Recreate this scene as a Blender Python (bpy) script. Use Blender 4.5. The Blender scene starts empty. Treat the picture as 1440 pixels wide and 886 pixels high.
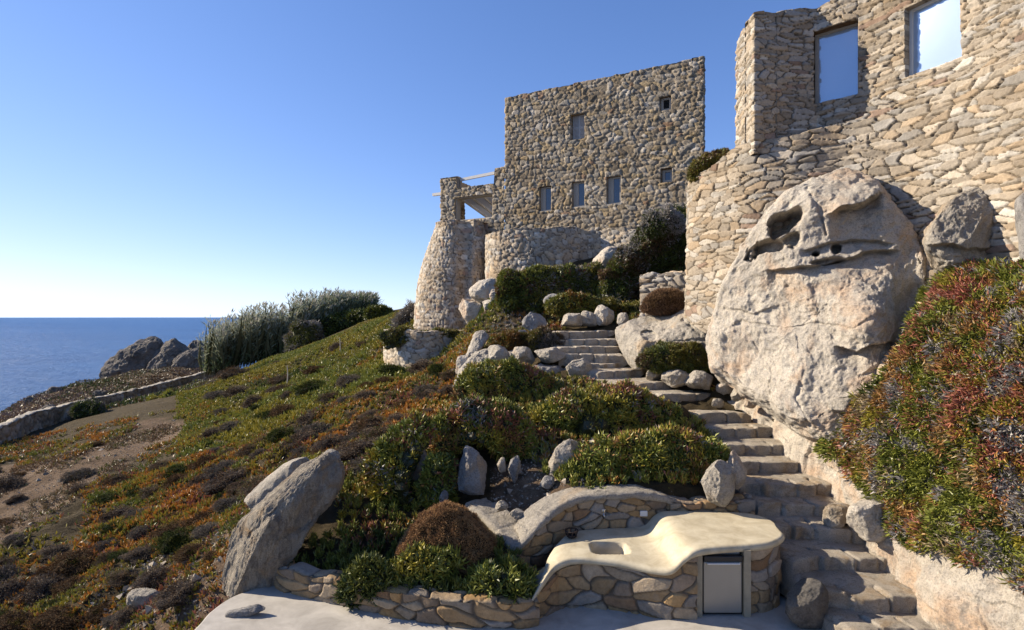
import bpy, bmesh, math, random
import numpy as np
from mathutils import Vector

# ------------------------------------------------------------------ camera, sky, sun, exposure
SUN = np.array([-1.0, 0.25, 0.54]); SUN /= np.linalg.norm(SUN)
SUN_EL = math.asin(SUN[2]); SUN_AZ = math.atan2(SUN[0], SUN[1])
EXPOSURE = 0.98
SUN_STRENGTH = 5.0
SKY_STRENGTH = 0.15
F = 800.0; VH = 446.0            # focal length and horizon row, in pixels of the 1440 px wide photograph

scene = bpy.context.scene
cam_data = bpy.data.cameras.new('camera'); cam = bpy.data.objects.new('camera', cam_data)
scene.collection.objects.link(cam); scene.camera = cam
cam.location = (0, 0, 0); cam.rotation_euler = (math.pi / 2, 0, 0)
cam_data.sensor_width = 36.0; cam_data.lens = 36.0 * F / 1440.0
cam_data.shift_y = (VH - 443.0) / 1440.0
cam_data.clip_start = 0.1; cam_data.clip_end = 120000
scene.render.resolution_x = 1024; scene.render.resolution_y = 630

world = bpy.data.worlds.new('World'); scene.world = world; world.use_nodes = True
wn = world.node_tree.nodes; wl = world.node_tree.links
for n in list(wn): wn.remove(n)
sky = wn.new('ShaderNodeTexSky'); sky.sky_type = 'NISHITA'; sky.sun_disc = False
sky.sun_elevation = SUN_EL; sky.sun_rotation = SUN_AZ
sky.altitude = 1500; sky.air_density = 0.85; sky.dust_density = 0.1; sky.ozone_density = 8.0
wb = wn.new('ShaderNodeBackground'); wb.inputs['Strength'].default_value = SKY_STRENGTH
wo = wn.new('ShaderNodeOutputWorld')
wt = wn.new('ShaderNodeMix'); wt.data_type = 'RGBA'; wt.blend_type = 'MULTIPLY'; wt.inputs[0].default_value = 1.0; wt.inputs[7].default_value = (1.03, 0.98, 1.0, 1)
wl.new(sky.outputs[0], wt.inputs[6])
wlum = wn.new('ShaderNodeRGBToBW'); wl.new(wt.outputs[2], wlum.inputs[0])          # pale, less glaring band of air near the horizon
wmul = wn.new('ShaderNodeMath'); wmul.operation = 'MULTIPLY_ADD'; wmul.inputs[1].default_value = 0.10; wmul.inputs[2].default_value = 1.0; wl.new(wlum.outputs[0], wmul.inputs[0])
wpale = wn.new('ShaderNodeCombineColor')
for i_, k_ in enumerate((0.86, 1.02, 1.22)):
    m_ = wn.new('ShaderNodeMath'); m_.operation = 'MULTIPLY'; m_.inputs[1].default_value = k_; wl.new(wlum.outputs[0], m_.inputs[0]); wl.new(m_.outputs[0], wpale.inputs[i_])
wf = wn.new('ShaderNodeMath'); wf.operation = 'MULTIPLY'; wf.use_clamp = True; wf.inputs[1].default_value = 0.16; wl.new(wlum.outputs[0], wf.inputs[0])
wm2 = wn.new('ShaderNodeMix'); wm2.data_type = 'RGBA'; wl.new(wf.outputs[0], wm2.inputs[0]); wl.new(wt.outputs[2], wm2.inputs[6]); wl.new(wpale.outputs[0], wm2.inputs[7])
wd = wn.new('ShaderNodeVectorMath'); wd.operation = 'DIVIDE'; wl.new(wm2.outputs[2], wd.inputs[0]); wl.new(wmul.outputs[0], wd.inputs[1])
wl.new(wd.outputs[0], wb.inputs[0]); wl.new(wb.outputs[0], wo.inputs[0])
ld = bpy.data.lights.new('sun', 'SUN'); ld.energy = SUN_STRENGTH; ld.angle = math.radians(0.5); ld.color = (1.0, 0.88, 0.70)
lo = bpy.data.objects.new('sun', ld); scene.collection.objects.link(lo)
lo.rotation_euler = Vector(-SUN).to_track_quat('-Z', 'Y').to_euler(); lo.location = (-20, 8, 20)
vs = scene.view_settings
vs.view_transform = 'Standard'; vs.look = 'None'; vs.gamma = 1.0; vs.exposure = EXPOSURE; vs.use_curve_mapping = False

COL = scene.collection
R = np.random.RandomState(7)

# ------------------------------------------------------------------ small maths helpers
def P(u, v, Y):
    u = np.asarray(u, float); v = np.asarray(v, float); Y = np.asarray(Y, float)
    return np.stack(np.broadcast_arrays((u - 720) * Y / F, Y, (VH - v) * Y / F), -1)
def UV(p):
    Y = np.maximum(p[..., 1], 0.5)
    return 720 + p[..., 0] / Y * F, VH - p[..., 2] / Y * F
def _h(ix, iy, iz, seed):
    h = (ix.astype(np.int64) * 374761393 + iy.astype(np.int64) * 668265263 + iz.astype(np.int64) * 2147483647 + seed * 1274126177) & 0xffffffff
    h = ((h ^ (h >> 13)) * 1274126177) & 0xffffffff
    h = (h ^ (h >> 16)); h = (h * 2246822519) & 0xffffffff
    return ((h ^ (h >> 15)) & 0xffffff) / float(0xffffff)
def noise(p, seed=0):
    p = np.asarray(p, float); i = np.floor(p).astype(np.int64); f = p - i; f = f * f * f * (f * (f * 6 - 15) + 10)
    x, y, z = i[..., 0], i[..., 1], i[..., 2]; fx, fy, fz = f[..., 0], f[..., 1], f[..., 2]
    def L(a, b, t): return a + (b - a) * t
    c = [[[_h(x + a, y + b, z + d, seed) for d in (0, 1)] for b in (0, 1)] for a in (0, 1)]
    r = L(L(L(c[0][0][0], c[1][0][0], fx), L(c[0][1][0], c[1][1][0], fx), fy),
          L(L(c[0][0][1], c[1][0][1], fx), L(c[0][1][1], c[1][1][1], fx), fy), fz)
    return r * 2 - 1
def fbm(p, octv=4, seed=0, gain=0.5):
    s = 0; a = 1.0; t = 0; q = np.asarray(p, float)
    for k in range(octv):
        s = s + a * noise(q + k * 17.3, seed + k); t += a; a *= gain; q = q * 2.03
    return s / t
def sm(a, b, x):
    t = np.clip((x - a) / (b - a), 0, 1); return t * t * (3 - 2 * t)
def nrm(v):
    return v / np.maximum(np.linalg.norm(v, axis=-1, keepdims=True), 1e-9)
def inpoly(u, v, poly):
    poly = np.asarray(poly, float); r = np.zeros(u.shape, bool); n = len(poly)
    for i in range(n):
        x0, y0 = poly[i]; x1, y1 = poly[(i + 1) % n]
        if y0 == y1: continue
        r ^= ((y0 > v) != (y1 > v)) & (u < (x1 - x0) * (v - y0) / (y1 - y0) + x0)
    return r
def catmull(pts, n, closed=False):
    pts = np.asarray(pts, float); m = len(pts)
    t = np.linspace(0, m if closed else m - 1, n, endpoint=not closed)
    i = np.minimum(np.floor(t).astype(int), (m - 1) if closed else (m - 2)); f = (t - i)[:, None]
    g = (lambda k: pts[k % m]) if closed else (lambda k: pts[np.clip(k, 0, m - 1)])
    p0, p1, p2, p3 = g(i - 1), g(i), g(i + 1), g(i + 2)
    return 0.5 * ((2 * p1) + (-p0 + p2) * f + (2 * p0 - 5 * p1 + 4 * p2 - p3) * f ** 2 + (-p0 + 3 * p1 - 3 * p2 + p3) * f ** 3)
def resample(pts, n):
    pts = np.asarray(pts, float); d = np.r_[0, np.cumsum(np.linalg.norm(np.diff(pts, axis=0), axis=1))]
    t = np.linspace(0, d[-1], n); return np.stack([np.interp(t, d, pts[:, k]) for k in range(pts.shape[1])], -1), d[-1]
class RBF:
    def __init__(s, xy, z, c=0.6):
        s.x = np.asarray(xy, float); s.c = c; n = len(s.x); d = s.x.shape[1]
        A = np.sqrt(((s.x[:, None] - s.x[None]) ** 2).sum(-1) + c * c) + np.eye(n) * -0.02
        Pm = np.c_[np.ones(n), s.x]
        M = np.block([[A, Pm], [Pm.T, np.zeros((d + 1, d + 1))]])
        s.w = np.linalg.solve(M, np.r_[z, np.zeros(d + 1)])
    def __call__(s, q):
        sh = q.shape[:-1]; q = q.reshape(-1, q.shape[-1]); out = np.zeros(len(q)); n = len(s.x)
        for k in range(0, len(q), 20000):
            b = q[k:k + 20000]
            out[k:k + 20000] = np.sqrt(((b[:, None] - s.x[None]) ** 2).sum(-1) + s.c ** 2) @ s.w[:n] + s.w[n] + b @ s.w[n + 1:]
        return out.reshape(sh)

# ------------------------------------------------------------------ object helpers
def tag(o, label=None, cat=None, group=None, kind=None):
    if label: o['label'] = label
    if cat: o['category'] = cat
    if group: o['group'] = group
    if kind: o['kind'] = kind
    return o
def empty(name, loc=(0, 0, 0)):
    o = bpy.data.objects.new(name, None); COL.objects.link(o); o.location = loc; o.empty_display_size = 0.2; return o
def mk(name, V, faces, mat, col=None, parent=None, smooth=True):
    """faces: one (n,k) array or a list of such arrays"""
    V = np.asarray(V, float)
    if not isinstance(faces, (list, tuple)): faces = [faces]
    faces = [np.asarray(f, np.int32) for f in faces if len(f)]
    me = bpy.data.meshes.new(name)
    me.vertices.add(len(V)); me.vertices.foreach_set('co', V.astype(np.float32).ravel())
    nl = sum(f.size for f in faces); nf = sum(len(f) for f in faces)
    me.loops.add(nl); me.loops.foreach_set('vertex_index', np.concatenate([f.ravel() for f in faces]))
    me.polygons.add(nf)
    tot = np.concatenate([np.full(len(f), f.shape[1], np.int32) for f in faces])
    me.polygons.foreach_set('loop_start', np.r_[0, np.cumsum(tot)[:-1]].astype(np.int32))
    me.polygons.foreach_set('use_smooth', np.full(nf, smooth))
    if col is not None:
        a = me.color_attributes.new('Col', 'FLOAT_COLOR', 'POINT')
        c = np.ones((len(V), 4), np.float32); c[:, :3] = np.asarray(col) * 0.80 if 'ground' != name else col; a.data.foreach_set('color', c.ravel())
    me.update(calc_edges=True); me.validate()
    me.materials.append(mat)
    o = bpy.data.objects.new(name, me); COL.objects.link(o)
    if parent is not None: o.parent = parent
    return o
def under(root, *parts):
    """parent parts (built in world space) to a thing's empty"""
    for p in parts:
        p.parent = root; p.location = Vector(p.location) - root.location
class MB:
    """collects simple pieces into one mesh"""
    def __init__(s): s.v = []; s.q = []; s.t = []; s.n = 0; s.c = []
    def add(s, V, faces, col=None):
        V = np.asarray(V, float); s.v.append(V)
        if not isinstance(faces, list): faces = [faces]
        for f in faces:
            f = np.asarray(f)
            if len(f): (s.q if f.shape[1] == 4 else s.t).append(f + s.n)
        if col is not None: s.c.append(np.broadcast_to(np.asarray(col, float), (len(V), 3)))
        s.n += len(V); return s
    def box(s, c, size, ax=None, col=None, r=0.0):
        """ax: 3x3 rows = local axes"""
        ax = np.eye(3) if ax is None else np.asarray(ax, float); h = np.asarray(size, float) / 2
        if r > 0:
            V, q = rbox_raw(size, r, 5)
        else:
            V = np.array([[x, y, z] for x in (-1, 1) for y in (-1, 1) for z in (-1, 1)], float) * h
            q = np.array([[0, 1, 3, 2], [4, 6, 7, 5], [0, 4, 5, 1], [2, 3, 7, 6], [0, 2, 6, 4], [1, 5, 7, 3]])
        return s.add(V @ ax + np.asarray(c, float), q, col)
    def tube(s, pts, r, k=8, col=None):
        pts = np.asarray(pts, float); n = len(pts); r = np.broadcast_to(r, (n,))
        t = nrm(np.gradient(pts, axis=0)); a = np.where(np.abs(t[:, 2:3]) > 0.9, [[1, 0, 0]], [[0, 0, 1]])
        b = nrm(np.cross(t, a)); c = np.cross(t, b); th = np.linspace(0, 2 * np.pi, k, endpoint=False)
        V = pts[:, None] + r[:, None, None] * (np.cos(th)[None, :, None] * b[:, None] + np.sin(th)[None, :, None] * c[:, None])
        V = V.reshape(-1, 3); q = []
        for i in range(n - 1):
            for j in range(k): q.append([i * k + j, i * k + (j + 1) % k, (i + 1) * k + (j + 1) % k, (i + 1) * k + j])
        V = np.r_[V, pts[[0, -1]]]; tr = []
        for j in range(k): tr += [[n * k, (j + 1) % k, j], [n * k + 1, (n - 1) * k + j, (n - 1) * k + (j + 1) % k]]
        return s.add(V, [np.array(q), np.array(tr)], col)
    def build(s, name, mat, parent=None, smooth=False):
        f = []
        if s.q: f.append(np.concatenate(s.q))
        if s.t: f.append(np.concatenate(s.t))
        return mk(name, np.concatenate(s.v), f, mat, np.concatenate(s.c) if s.c else None, parent, smooth)
def rbox_raw(size, r, seg):
    h = np.asarray(size, float) / 2; V = []; Q = []; n = 0
    g = np.linspace(-1, 1, seg + 1); 
    for a in range(3):
        b, c = (a + 1) % 3, (a + 2) % 3
        gb = np.linspace(-1, 1, max(seg, int(seg * h[b] / h.min() / 2)) + 1); gc = np.linspace(-1, 1, max(seg, int(seg * h[c] / h.min() / 2)) + 1)
        gb = np.unique(np.r_[gb, -1 + r / h[b], 1 - r / h[b], -1 + .3 * r / h[b], 1 - .3 * r / h[b]]); gc = np.unique(np.r_[gc, -1 + r / h[c], 1 - r / h[c], -1 + .3 * r / h[c], 1 - .3 * r / h[c]])
        for sgn in (-1, 1):
            B, C = np.meshgrid(gb, gc, indexing='ij'); v = np.zeros((B.size, 3)); v[:, a] = sgn; v[:, b] = B.ravel(); v[:, c] = C.ravel()
            v *= h; i = np.arange(B.size).reshape(B.shape)
            q = np.stack([i[:-1, :-1], i[1:, :-1], i[1:, 1:], i[:-1, 1:]], -1).reshape(-1, 4)
            if sgn < 0: q = q[:, ::-1]
            V.append(v); Q.append(q + n); n += len(v)
    V = np.concatenate(V); q = np.clip(V, -(h - r), h - r); d = V - q
    V = q + r * nrm(d) ; return V, np.concatenate(Q)
def gridq(nu, nv, wrap=False):
    i = np.arange(nu * nv).reshape(nu, nv)
    a = i if not wrap else np.r_[i, i[:1]]
    return np.stack([a[:-1, :-1], a[1:, :-1], a[1:, 1:], a[:-1, 1:]], -1).reshape(-1, 4)
def grid_normals(G, wrap=False):
    du = (np.roll(G, -1, 0) - np.roll(G, 1, 0)) if wrap else np.gradient(G, axis=0)
    return nrm(np.cross(du, np.gradient(G, axis=1)))
def weld(o, d=0.0008):
    bm = bmesh.new(); bm.from_mesh(o.data); bmesh.ops.remove_doubles(bm, verts=bm.verts, dist=d); bm.to_mesh(o.data); bm.free(); return o

# ------------------------------------------------------------------ materials
def new_mat(name):
    m = bpy.data.materials.new(name); m.use_nodes = True; nt = m.node_tree
    return m, nt, nt.nodes['Principled BSDF']
def N(nt, typ, **kw):
    n = nt.nodes.new(typ)
    for k, v in kw.items():
        if k in n.inputs.keys(): n.inputs[k].default_value = v
        else: setattr(n, k, v)
    return n
def ramp(nt, fac, stops):
    r = nt.nodes.new('ShaderNodeValToRGB'); e = r.color_ramp.elements
    while len(e) < len(stops): e.new(0.5)
    for x, (p, c) in zip(e, stops):
        x.position = p; x.color = (*c, 1) if not np.isscalar(c) else (c, c, c, 1)
    nt.links.new(fac, r.inputs[0]); return r.outputs[0]
def mixc(nt, fac, a, b, mode='MIX'):
    m = nt.nodes.new('ShaderNodeMix'); m.data_type = 'RGBA'; m.blend_type = mode
    for s, x in ((m.inputs[0], fac), (m.inputs[6], a), (m.inputs[7], b)):
        if hasattr(x, 'is_output'): nt.links.new(x, s)
        else: s.default_value = x if np.isscalar(x) else (*x, 1)
    return m.outputs[2]
def coords(nt, scale=(1, 1, 1), kind='Object', rot=(0, 0, 0)):
    t = nt.nodes.new('ShaderNodeTexCoord'); m = nt.nodes.new('ShaderNodeMapping')
    m.inputs['Scale'].default_value = scale; m.inputs['Rotation'].default_value = rot
    nt.links.new(t.outputs[kind], m.inputs[0]); return m.outputs[0]
def nz(nt, co, scale, detail=5, rough=0.6, dist=0.0):
    n = N(nt, 'ShaderNodeTexNoise'); n.inputs['Scale'].default_value = scale; n.inputs['Detail'].default_value = detail
    n.inputs['Roughness'].default_value = rough; n.inputs['Distortion'].default_value = dist
    nt.links.new(co, n.inputs['Vector']); return n.outputs['Fac']
def bump(nt, bsdf, hs, dist, prev=None, strength=1.0):
    b = nt.nodes.new('ShaderNodeBump'); b.inputs['Distance'].default_value = dist; b.inputs['Strength'].default_value = strength
    nt.links.new(hs, b.inputs['Height'])
    if prev is not None: nt.links.new(prev, b.inputs['Normal'])
    nt.links.new(b.outputs[0], bsdf.inputs['Normal']); return b.outputs[0]
def rock_mat(name, c1, c2, c3, ochre, ochre_amt=0.5, stretch=(1, 1, 1), rot=(0, 0, 0), sc=1.0, bd=0.02):
    c1, c2, c3, ochre = (tuple(np.array(c) * 0.93) for c in (c1, c2, c3, ochre))
    m, nt, b = new_mat(name); co = coords(nt, stretch, rot=rot); co0 = coords(nt)
    base = ramp(nt, nz(nt, co, 1.6 * sc, 8, 0.65, 0.4), [(0.3, c1), (0.5, c2), (0.7, c3)])
    och = ramp(nt, nz(nt, co0, 1.1 * sc, 6, 0.6, 1.0), [(0.60 - 0.18 * ochre_amt, 0.0), (0.72 - 0.1 * ochre_amt, 0.75)])
    base = mixc(nt, och, base, ochre)
    sp = ramp(nt, nz(nt, co0, 38 * sc, 3, 0.7), [(0.30, (0.55, 0.53, 0.5)), (0.52, (1, 1, 1)), (0.75, (1.12, 1.1, 1.06))])
    base = mixc(nt, 0.85, base, sp, 'MULTIPLY')
    li = ramp(nt, nz(nt, co0, 3.2 * sc, 9, 0.82), [(0.53, 0.0), (0.60, 0.7)])
    base = mixc(nt, li, base, tuple(np.array(c1) * 0.62))
    nt.links.new(base, b.inputs['Base Color']); b.inputs['Roughness'].default_value = 0.9; b.inputs['Specular IOR Level'].default_value = 0.2
    vo = N(nt, 'ShaderNodeTexVoronoi', feature='DISTANCE_TO_EDGE'); vo.inputs['Scale'].default_value = 3.2 * sc
    wv = nt.nodes.new('ShaderNodeMix'); wv.data_type = 'VECTOR'; wv.inputs[0].default_value = 0.35; nt.links.new(co, wv.inputs[4])
    nn_ = N(nt, 'ShaderNodeTexNoise'); nn_.inputs['Scale'].default_value = 2.5 * sc; nn_.inputs['Detail'].default_value = 5; nt.links.new(co0, nn_.inputs['Vector']); nt.links.new(nn_.outputs['Color'], wv.inputs[5]); nt.links.new(wv.outputs[1], vo.inputs['Vector'])
    ck = ramp(nt, vo.outputs['Distance'], [(0.0, 0.0), (0.03, 1.0)])
    p = bump(nt, b, nz(nt, co, 7 * sc, 9, 0.78, 0.3), bd * 3.4); p = bump(nt, b, ck, bd * 0.7, p, 0.6); p = bump(nt, b, nz(nt, co0, 30 * sc, 6, 0.8), bd * 1.3, p)
    return m
def attr_mat(name, rough=0.8, var=0.35, nscale=25, bd=0.006, spec=0.3, transl=0.0, lichen=False):
    m, nt, b = new_mat(name); a = nt.nodes.new('ShaderNodeAttribute'); a.attribute_name = 'Col'; co = coords(nt)
    c = a.outputs['Color']
    if var:
        s = ramp(nt, nz(nt, co, nscale, 6, 0.7), [(0.25, 1 - var), (0.5, 1.0), (0.75, 1 + var * 0.8)])
        c = mixc(nt, 1.0, c, s, 'MULTIPLY')
    if lichen:
        l = ramp(nt, nz(nt, co, 3.2, 8, 0.75), [(0.56, 0.0), (0.70, 0.4)])
        c = mixc(nt, l, c, (0.23, 0.21, 0.18))
        l2 = ramp(nt, nz(nt, co, 0.5, 5, 0.7), [(0.46, 0.0), (0.66, 0.6)])
        c = mixc(nt, l2, c, mixc(nt, 1.0, c, (0.74, 0.66, 0.55), 'MULTIPLY'))
    nt.links.new(c, b.inputs['Base Color']); b.inputs['Roughness'].default_value = rough; b.inputs['Specular IOR Level'].default_value = spec
    if bd: bump(nt, b, nz(nt, co, nscale * 1.2, 6, 0.7), bd)
    if transl:
        tr = nt.nodes.new('ShaderNodeBsdfTranslucent'); nt.links.new(c, tr.inputs[0]); mx = nt.nodes.new('ShaderNodeMixShader')
        mx.inputs[0].default_value = transl; nt.links.new(b.outputs[0], mx.inputs[1]); nt.links.new(tr.outputs[0], mx.inputs[2])
        nt.links.new(mx.outputs[0], nt.nodes['Material Output'].inputs[0])
    return m
def plain(name, c, rough=0.6, metal=0.0, spec=0.4, var=0.12, nscale=8, bd=0.0, c2=None):
    c = tuple(np.array(c) * 0.78); c2 = tuple(np.array(c2) * 0.78) if c2 else None
    m, nt, b = new_mat(name); co = coords(nt)
    f = ramp(nt, nz(nt, co, nscale, 7, 0.65, 0.5), [(0.3, tuple(np.array(c) * (1 - var))), (0.7, tuple(np.array(c2 if c2 else c) * (1 + var)))])
    nt.links.new(f, b.inputs['Base Color']); b.inputs['Roughness'].default_value = rough; b.inputs['Metallic'].default_value = metal
    b.inputs['Specular IOR Level'].default_value = spec
    if bd: bump(nt, b, nz(nt, co, nscale * 4, 6, 0.7), bd)
    return m

M = {}
M['rock'] = rock_mat('granite', (0.36, 0.33, 0.29), (0.47, 0.42, 0.35), (0.54, 0.49, 0.42), (0.50, 0.36, 0.22), 0.35)
M['rock_warm'] = rock_mat('warm_granite', (0.46, 0.42, 0.37), (0.62, 0.55, 0.46), (0.70, 0.64, 0.55), (0.60, 0.41, 0.27), 0.6)
M['rock_strata'] = rock_mat('weathered_striped_granite', (0.32, 0.29, 0.25), (0.50, 0.43, 0.34), (0.62, 0.55, 0.44), (0.44, 0.28, 0.14), 0.5, (3.4, 3.4, 0.5), (0, math.radians(-38), 0), 1.6, 0.03)
M['rock_grey'] = rock_mat('grey_granite', (0.25, 0.24, 0.24), (0.36, 0.34, 0.32), (0.46, 0.43, 0.40), (0.42, 0.33, 0.24), 0.2)
M['rock_shaded'] = rock_mat('shaded_granite', (0.13, 0.12, 0.11), (0.20, 0.18, 0.155), (0.27, 0.24, 0.2), (0.24, 0.19, 0.14), 0.2)  # grey granite with the shade beside the counter darkened into its colour
M['rock_far'] = rock_mat('coastal_granite', (0.24, 0.22, 0.20), (0.36, 0.32, 0.28), (0.46, 0.41, 0.35), (0.36, 0.26, 0.2), 0.3, sc=0.12, bd=0.5)
M['step'] = rock_mat('step_stone', (0.42, 0.37, 0.30), (0.56, 0.49, 0.40), (0.64, 0.57, 0.47), (0.43, 0.30, 0.17), 0.5, sc=1.8)
M['stones'] = attr_mat('rubble_masonry', 0.9, 0.30, 22, 0.012, 0.2, lichen=True)
M['stones_far'] = attr_mat('house_masonry', 0.9, 0.35, 9, 0.03, 0.2, lichen=True)
M['leaf'] = attr_mat('succulent_leaf', 0.45, 0.0, 5, 0, 0.4, 0.15)
M['twig'] = attr_mat('dry_twigs', 0.9, 0.0, 5, 0, 0.1, 0.0)
M['reed'] = attr_mat('reed_leaf', 0.7, 0.0, 5, 0, 0.2, 0.35)
M['plaster'] = plain('cream_plaster', (0.50, 0.42, 0.28), 0.6, 0, 0.3, 0.12, 3.5, 0.004, (0.62, 0.55, 0.40))
M['terrace'] = plain('polished_cement', (0.42, 0.385, 0.335), 0.6, 0, 0.2, 0.14, 2.2, 0.002, (0.54, 0.50, 0.44))
M['post'] = plain('cement_post', (0.36, 0.31, 0.22), 0.7, 0, 0.3, 0.15, 10, 0.002)
M['steel'] = plain('fridge_door', (0.36, 0.34, 0.30), 0.35, 0.35, 0.5, 0.04, 3)
M['black'] = plain('black_plastic', (0.02, 0.02, 0.022), 0.4)
M['iron'] = plain('rusty_iron', (0.05, 0.035, 0.03), 0.7, 0.3, 0.4, 0.3, 30)
M['chrome'] = plain('chrome', (0.7, 0.7, 0.7), 0.15, 1.0, 0.5, 0.02)
M['white'] = plain('white_paint', (0.74, 0.72, 0.68), 0.6, 0, 0.3, 0.05)
M['frame'] = plain('grey_wood', (0.44, 0.40, 0.34), 0.7, 0, 0.3, 0.12, 20)
M['shutter'] = plain('shutter_wood', (0.50, 0.48, 0.46), 0.7, 0, 0.3, 0.1, 20)
M['lintel'] = plain('dark_wood_lintel', (0.14, 0.085, 0.04), 0.8, 0, 0.3, 0.4, 12, 0.005)
M['glass'] = plain('window_glass', (0.03, 0.05, 0.09), 0.04, 0.0, 1.0, 0.05)
M['dark'] = plain('dark_interior', (0.01, 0.01, 0.01), 0.9)
M['pane'] = plain('sky_tinted_pane', (0.50, 0.62, 0.78), 0.10, 0.45, 1.0, 0.03, 1.5)  # blue of the reflected sky is put into the pane's base colour
def soil_mat():
    m, nt, b = new_mat('soil'); co = coords(nt)
    c = ramp(nt, nz(nt, co, 0.45, 8, 0.7, 0.5), [(0.33, (0.11, 0.072, 0.044)), (0.5, (0.19, 0.13, 0.085)), (0.66, (0.26, 0.185, 0.125))])
    c2 = ramp(nt, nz(nt, co, 6, 9, 0.85), [(0.32, 0.35), (0.5, 0.95), (0.70, 1.35)])
    c = mixc(nt, 0.9, c, c2, 'MULTIPLY')
    a = nt.nodes.new('ShaderNodeAttribute'); a.attribute_name = 'Col'
    litter = ramp(nt, nz(nt, co, 5, 7, 0.7), [(0.3, (0.045, 0.035, 0.02)), (0.7, (0.12, 0.09, 0.05))])
    c = mixc(nt, a.outputs['Fac'], c, litter)
    nt.links.new(c, b.inputs['Base Color']); b.inputs['Roughness'].default_value = 0.95; b.inputs['Specular IOR Level'].default_value = 0.1
    p = bump(nt, b, nz(nt, co, 2.5, 10, 0.82), 0.22); bump(nt, b, nz(nt, co, 16, 6, 0.8), 0.06, p); return m
M['soil'] = soil_mat()
def sea_mat():
    m, nt, b = new_mat('sea_water'); co = coords(nt, (1, 1.6, 1))
    n = ramp(nt, nz(nt, coords(nt, (1, 2.5, 1)), 0.0016, 6, 0.55, 0.6), [(0.35, (0.022, 0.085, 0.235)), (0.65, (0.034, 0.115, 0.29))])
    nt.links.new(n, b.inputs['Base Color']); b.inputs['Roughness'].default_value = 0.35; b.inputs['IOR'].default_value = 1.33
    b.inputs['Specular IOR Level'].default_value = 0.12
    p = bump(nt, b, nz(nt, co, 0.035, 6, 0.7, 0.5), 8.0, None, 0.9); bump(nt, b, nz(nt, co, 0.3, 7, 0.75), 1.2, p); return m
M['sea'] = sea_mat()

# ------------------------------------------------------------------ builders: masonry, rocks, leaves
PAL_WARM = [((0.37, 0.305, 0.23), 4), ((0.43, 0.37, 0.295), 4), ((0.32, 0.27, 0.21), 3), ((0.40, 0.31, 0.215), 2.2), ((0.36, 0.33, 0.29), 3), ((0.50, 0.46, 0.40), 1.0), ((0.31, 0.22, 0.165), 0.5)]
PAL_PALE = [(tuple(np.array(c) * 1.25), w) for c, w in PAL_WARM]
PAL_HOUSE = [((0.36, 0.29, 0.20), 4), ((0.44, 0.37, 0.28), 4), ((0.29, 0.235, 0.17), 3), ((0.42, 0.32, 0.19), 2.5), ((0.37, 0.33, 0.27), 3), ((0.54, 0.48, 0.40), 1.3), ((0.34, 0.22, 0.14), 0.4)]
PAL_BAR = [((0.38, 0.26, 0.14), 4), ((0.40, 0.31, 0.21), 3), ((0.27, 0.205, 0.145), 3), ((0.40, 0.26, 0.125), 2.4), ((0.31, 0.27, 0.225), 2.5), ((0.29, 0.18, 0.10), 1)]
def hash1(i, seed):
    z = np.zeros_like(i); return _h(i, z, z, seed)
def cells(s, z, cw, ch, seed, p=2.6, jit=0.75, warp=0.35):
    q = np.stack([s / cw * 0.42, z / ch * 0.42, np.full_like(s, seed * 3.7)], -1)
    s = s + cw * warp * 2.0 * noise(q, seed + 5); z = z + ch * warp * 2.4 * noise(q + 31, seed + 6)
    s = s + cw * 0.07 * noise(q * 5, seed + 7); z = z + ch * 0.10 * noise(q * 5 + 9, seed + 8)
    row = np.floor(z / ch).astype(np.int64)
    F1 = np.full(s.shape, 9.0); F2 = np.full(s.shape, 9.0); I = np.zeros(s.shape, np.int64); DX = np.zeros(s.shape); DZ = np.zeros(s.shape)
    for dr in (-1, 0, 1):
        r = row + dr; sh = hash1(r, seed + 1); wr = 0.75 + 0.6 * hash1(r, seed + 2); c0 = np.floor(s / (cw * wr) + sh).astype(np.int64)
        for dc in (-1, 0, 1):
            c = c0 + dc; j1 = _h(r, c, r * 0, seed + 11); j2 = _h(r, c, r * 0, seed + 12); j3 = _h(r, c, r * 0, seed + 13)
            cx = (c + 0.5 + (j1 - 0.5) * jit - sh) * cw * wr; cz = (r + 0.5 + (j2 - 0.5) * jit * 0.7) * ch
            ax = (s - cx) / (cw * wr); az = (z - cz) / ch
            d = (np.abs(ax) ** p + np.abs(az) ** p) ** (1 / p) - 0.22 * j3
            cid = (r * 7919 + c * 104729)
            near = d < F1
            F2 = np.where(near, F1, np.minimum(F2, d)); F1 = np.where(near, d, F1)
            I = np.where(near, cid, I); DX = np.where(near, ax, DX); DZ = np.where(near, az, DZ)
    return F2 - F1, I, DX, DZ
PAL_HOUSE = [(tuple(np.array(c) * 0.90), w) for c, w in PAL_HOUSE]
def stone_field(s, z, cw, ch, depth, seed, pal, jit=0.75, joint=0.20, mortar=(0.15, 0.12, 0.09), warp=0.35, dome=0.0):
    s, z = np.broadcast_arrays(s, z)
    e, I, dx, dz = cells(s, z, cw, ch, seed, jit=jit, warp=warp)
    h1, h2, h3, h4 = (hash1(I, seed + k) for k in (21, 22, 23, 24))
    up = sm(0.0, joint, e)
    h = up * depth * (0.45 + 0.75 * h1 + 0.9 * (dx * (h2 - 0.5) + dz * (h3 - 0.5)) - dome * (dx * dx + dz * dz))
    q = np.stack(np.broadcast_arrays(s, z, I * 0.37 % 50), -1)
    h = h + depth * 0.16 * fbm(q / cw * 3.0, 3, seed) * up
    w = np.cumsum([x[1] for x in pal]); w = w / w[-1]; k = np.searchsorted(w, h4)
    c = np.array([x[0] for x in pal])[np.clip(k, 0, len(pal) - 1)] * (0.80 + 0.42 * hash1(I, seed + 25))[..., None]
    c = c * (1 + 0.15 * fbm(q / cw * 2.2, 3, seed + 3))[..., None]
    m = sm(0.02, 0.10, e)[..., None]
    return h, c * m + np.array(mortar) * (1 - m)
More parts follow.
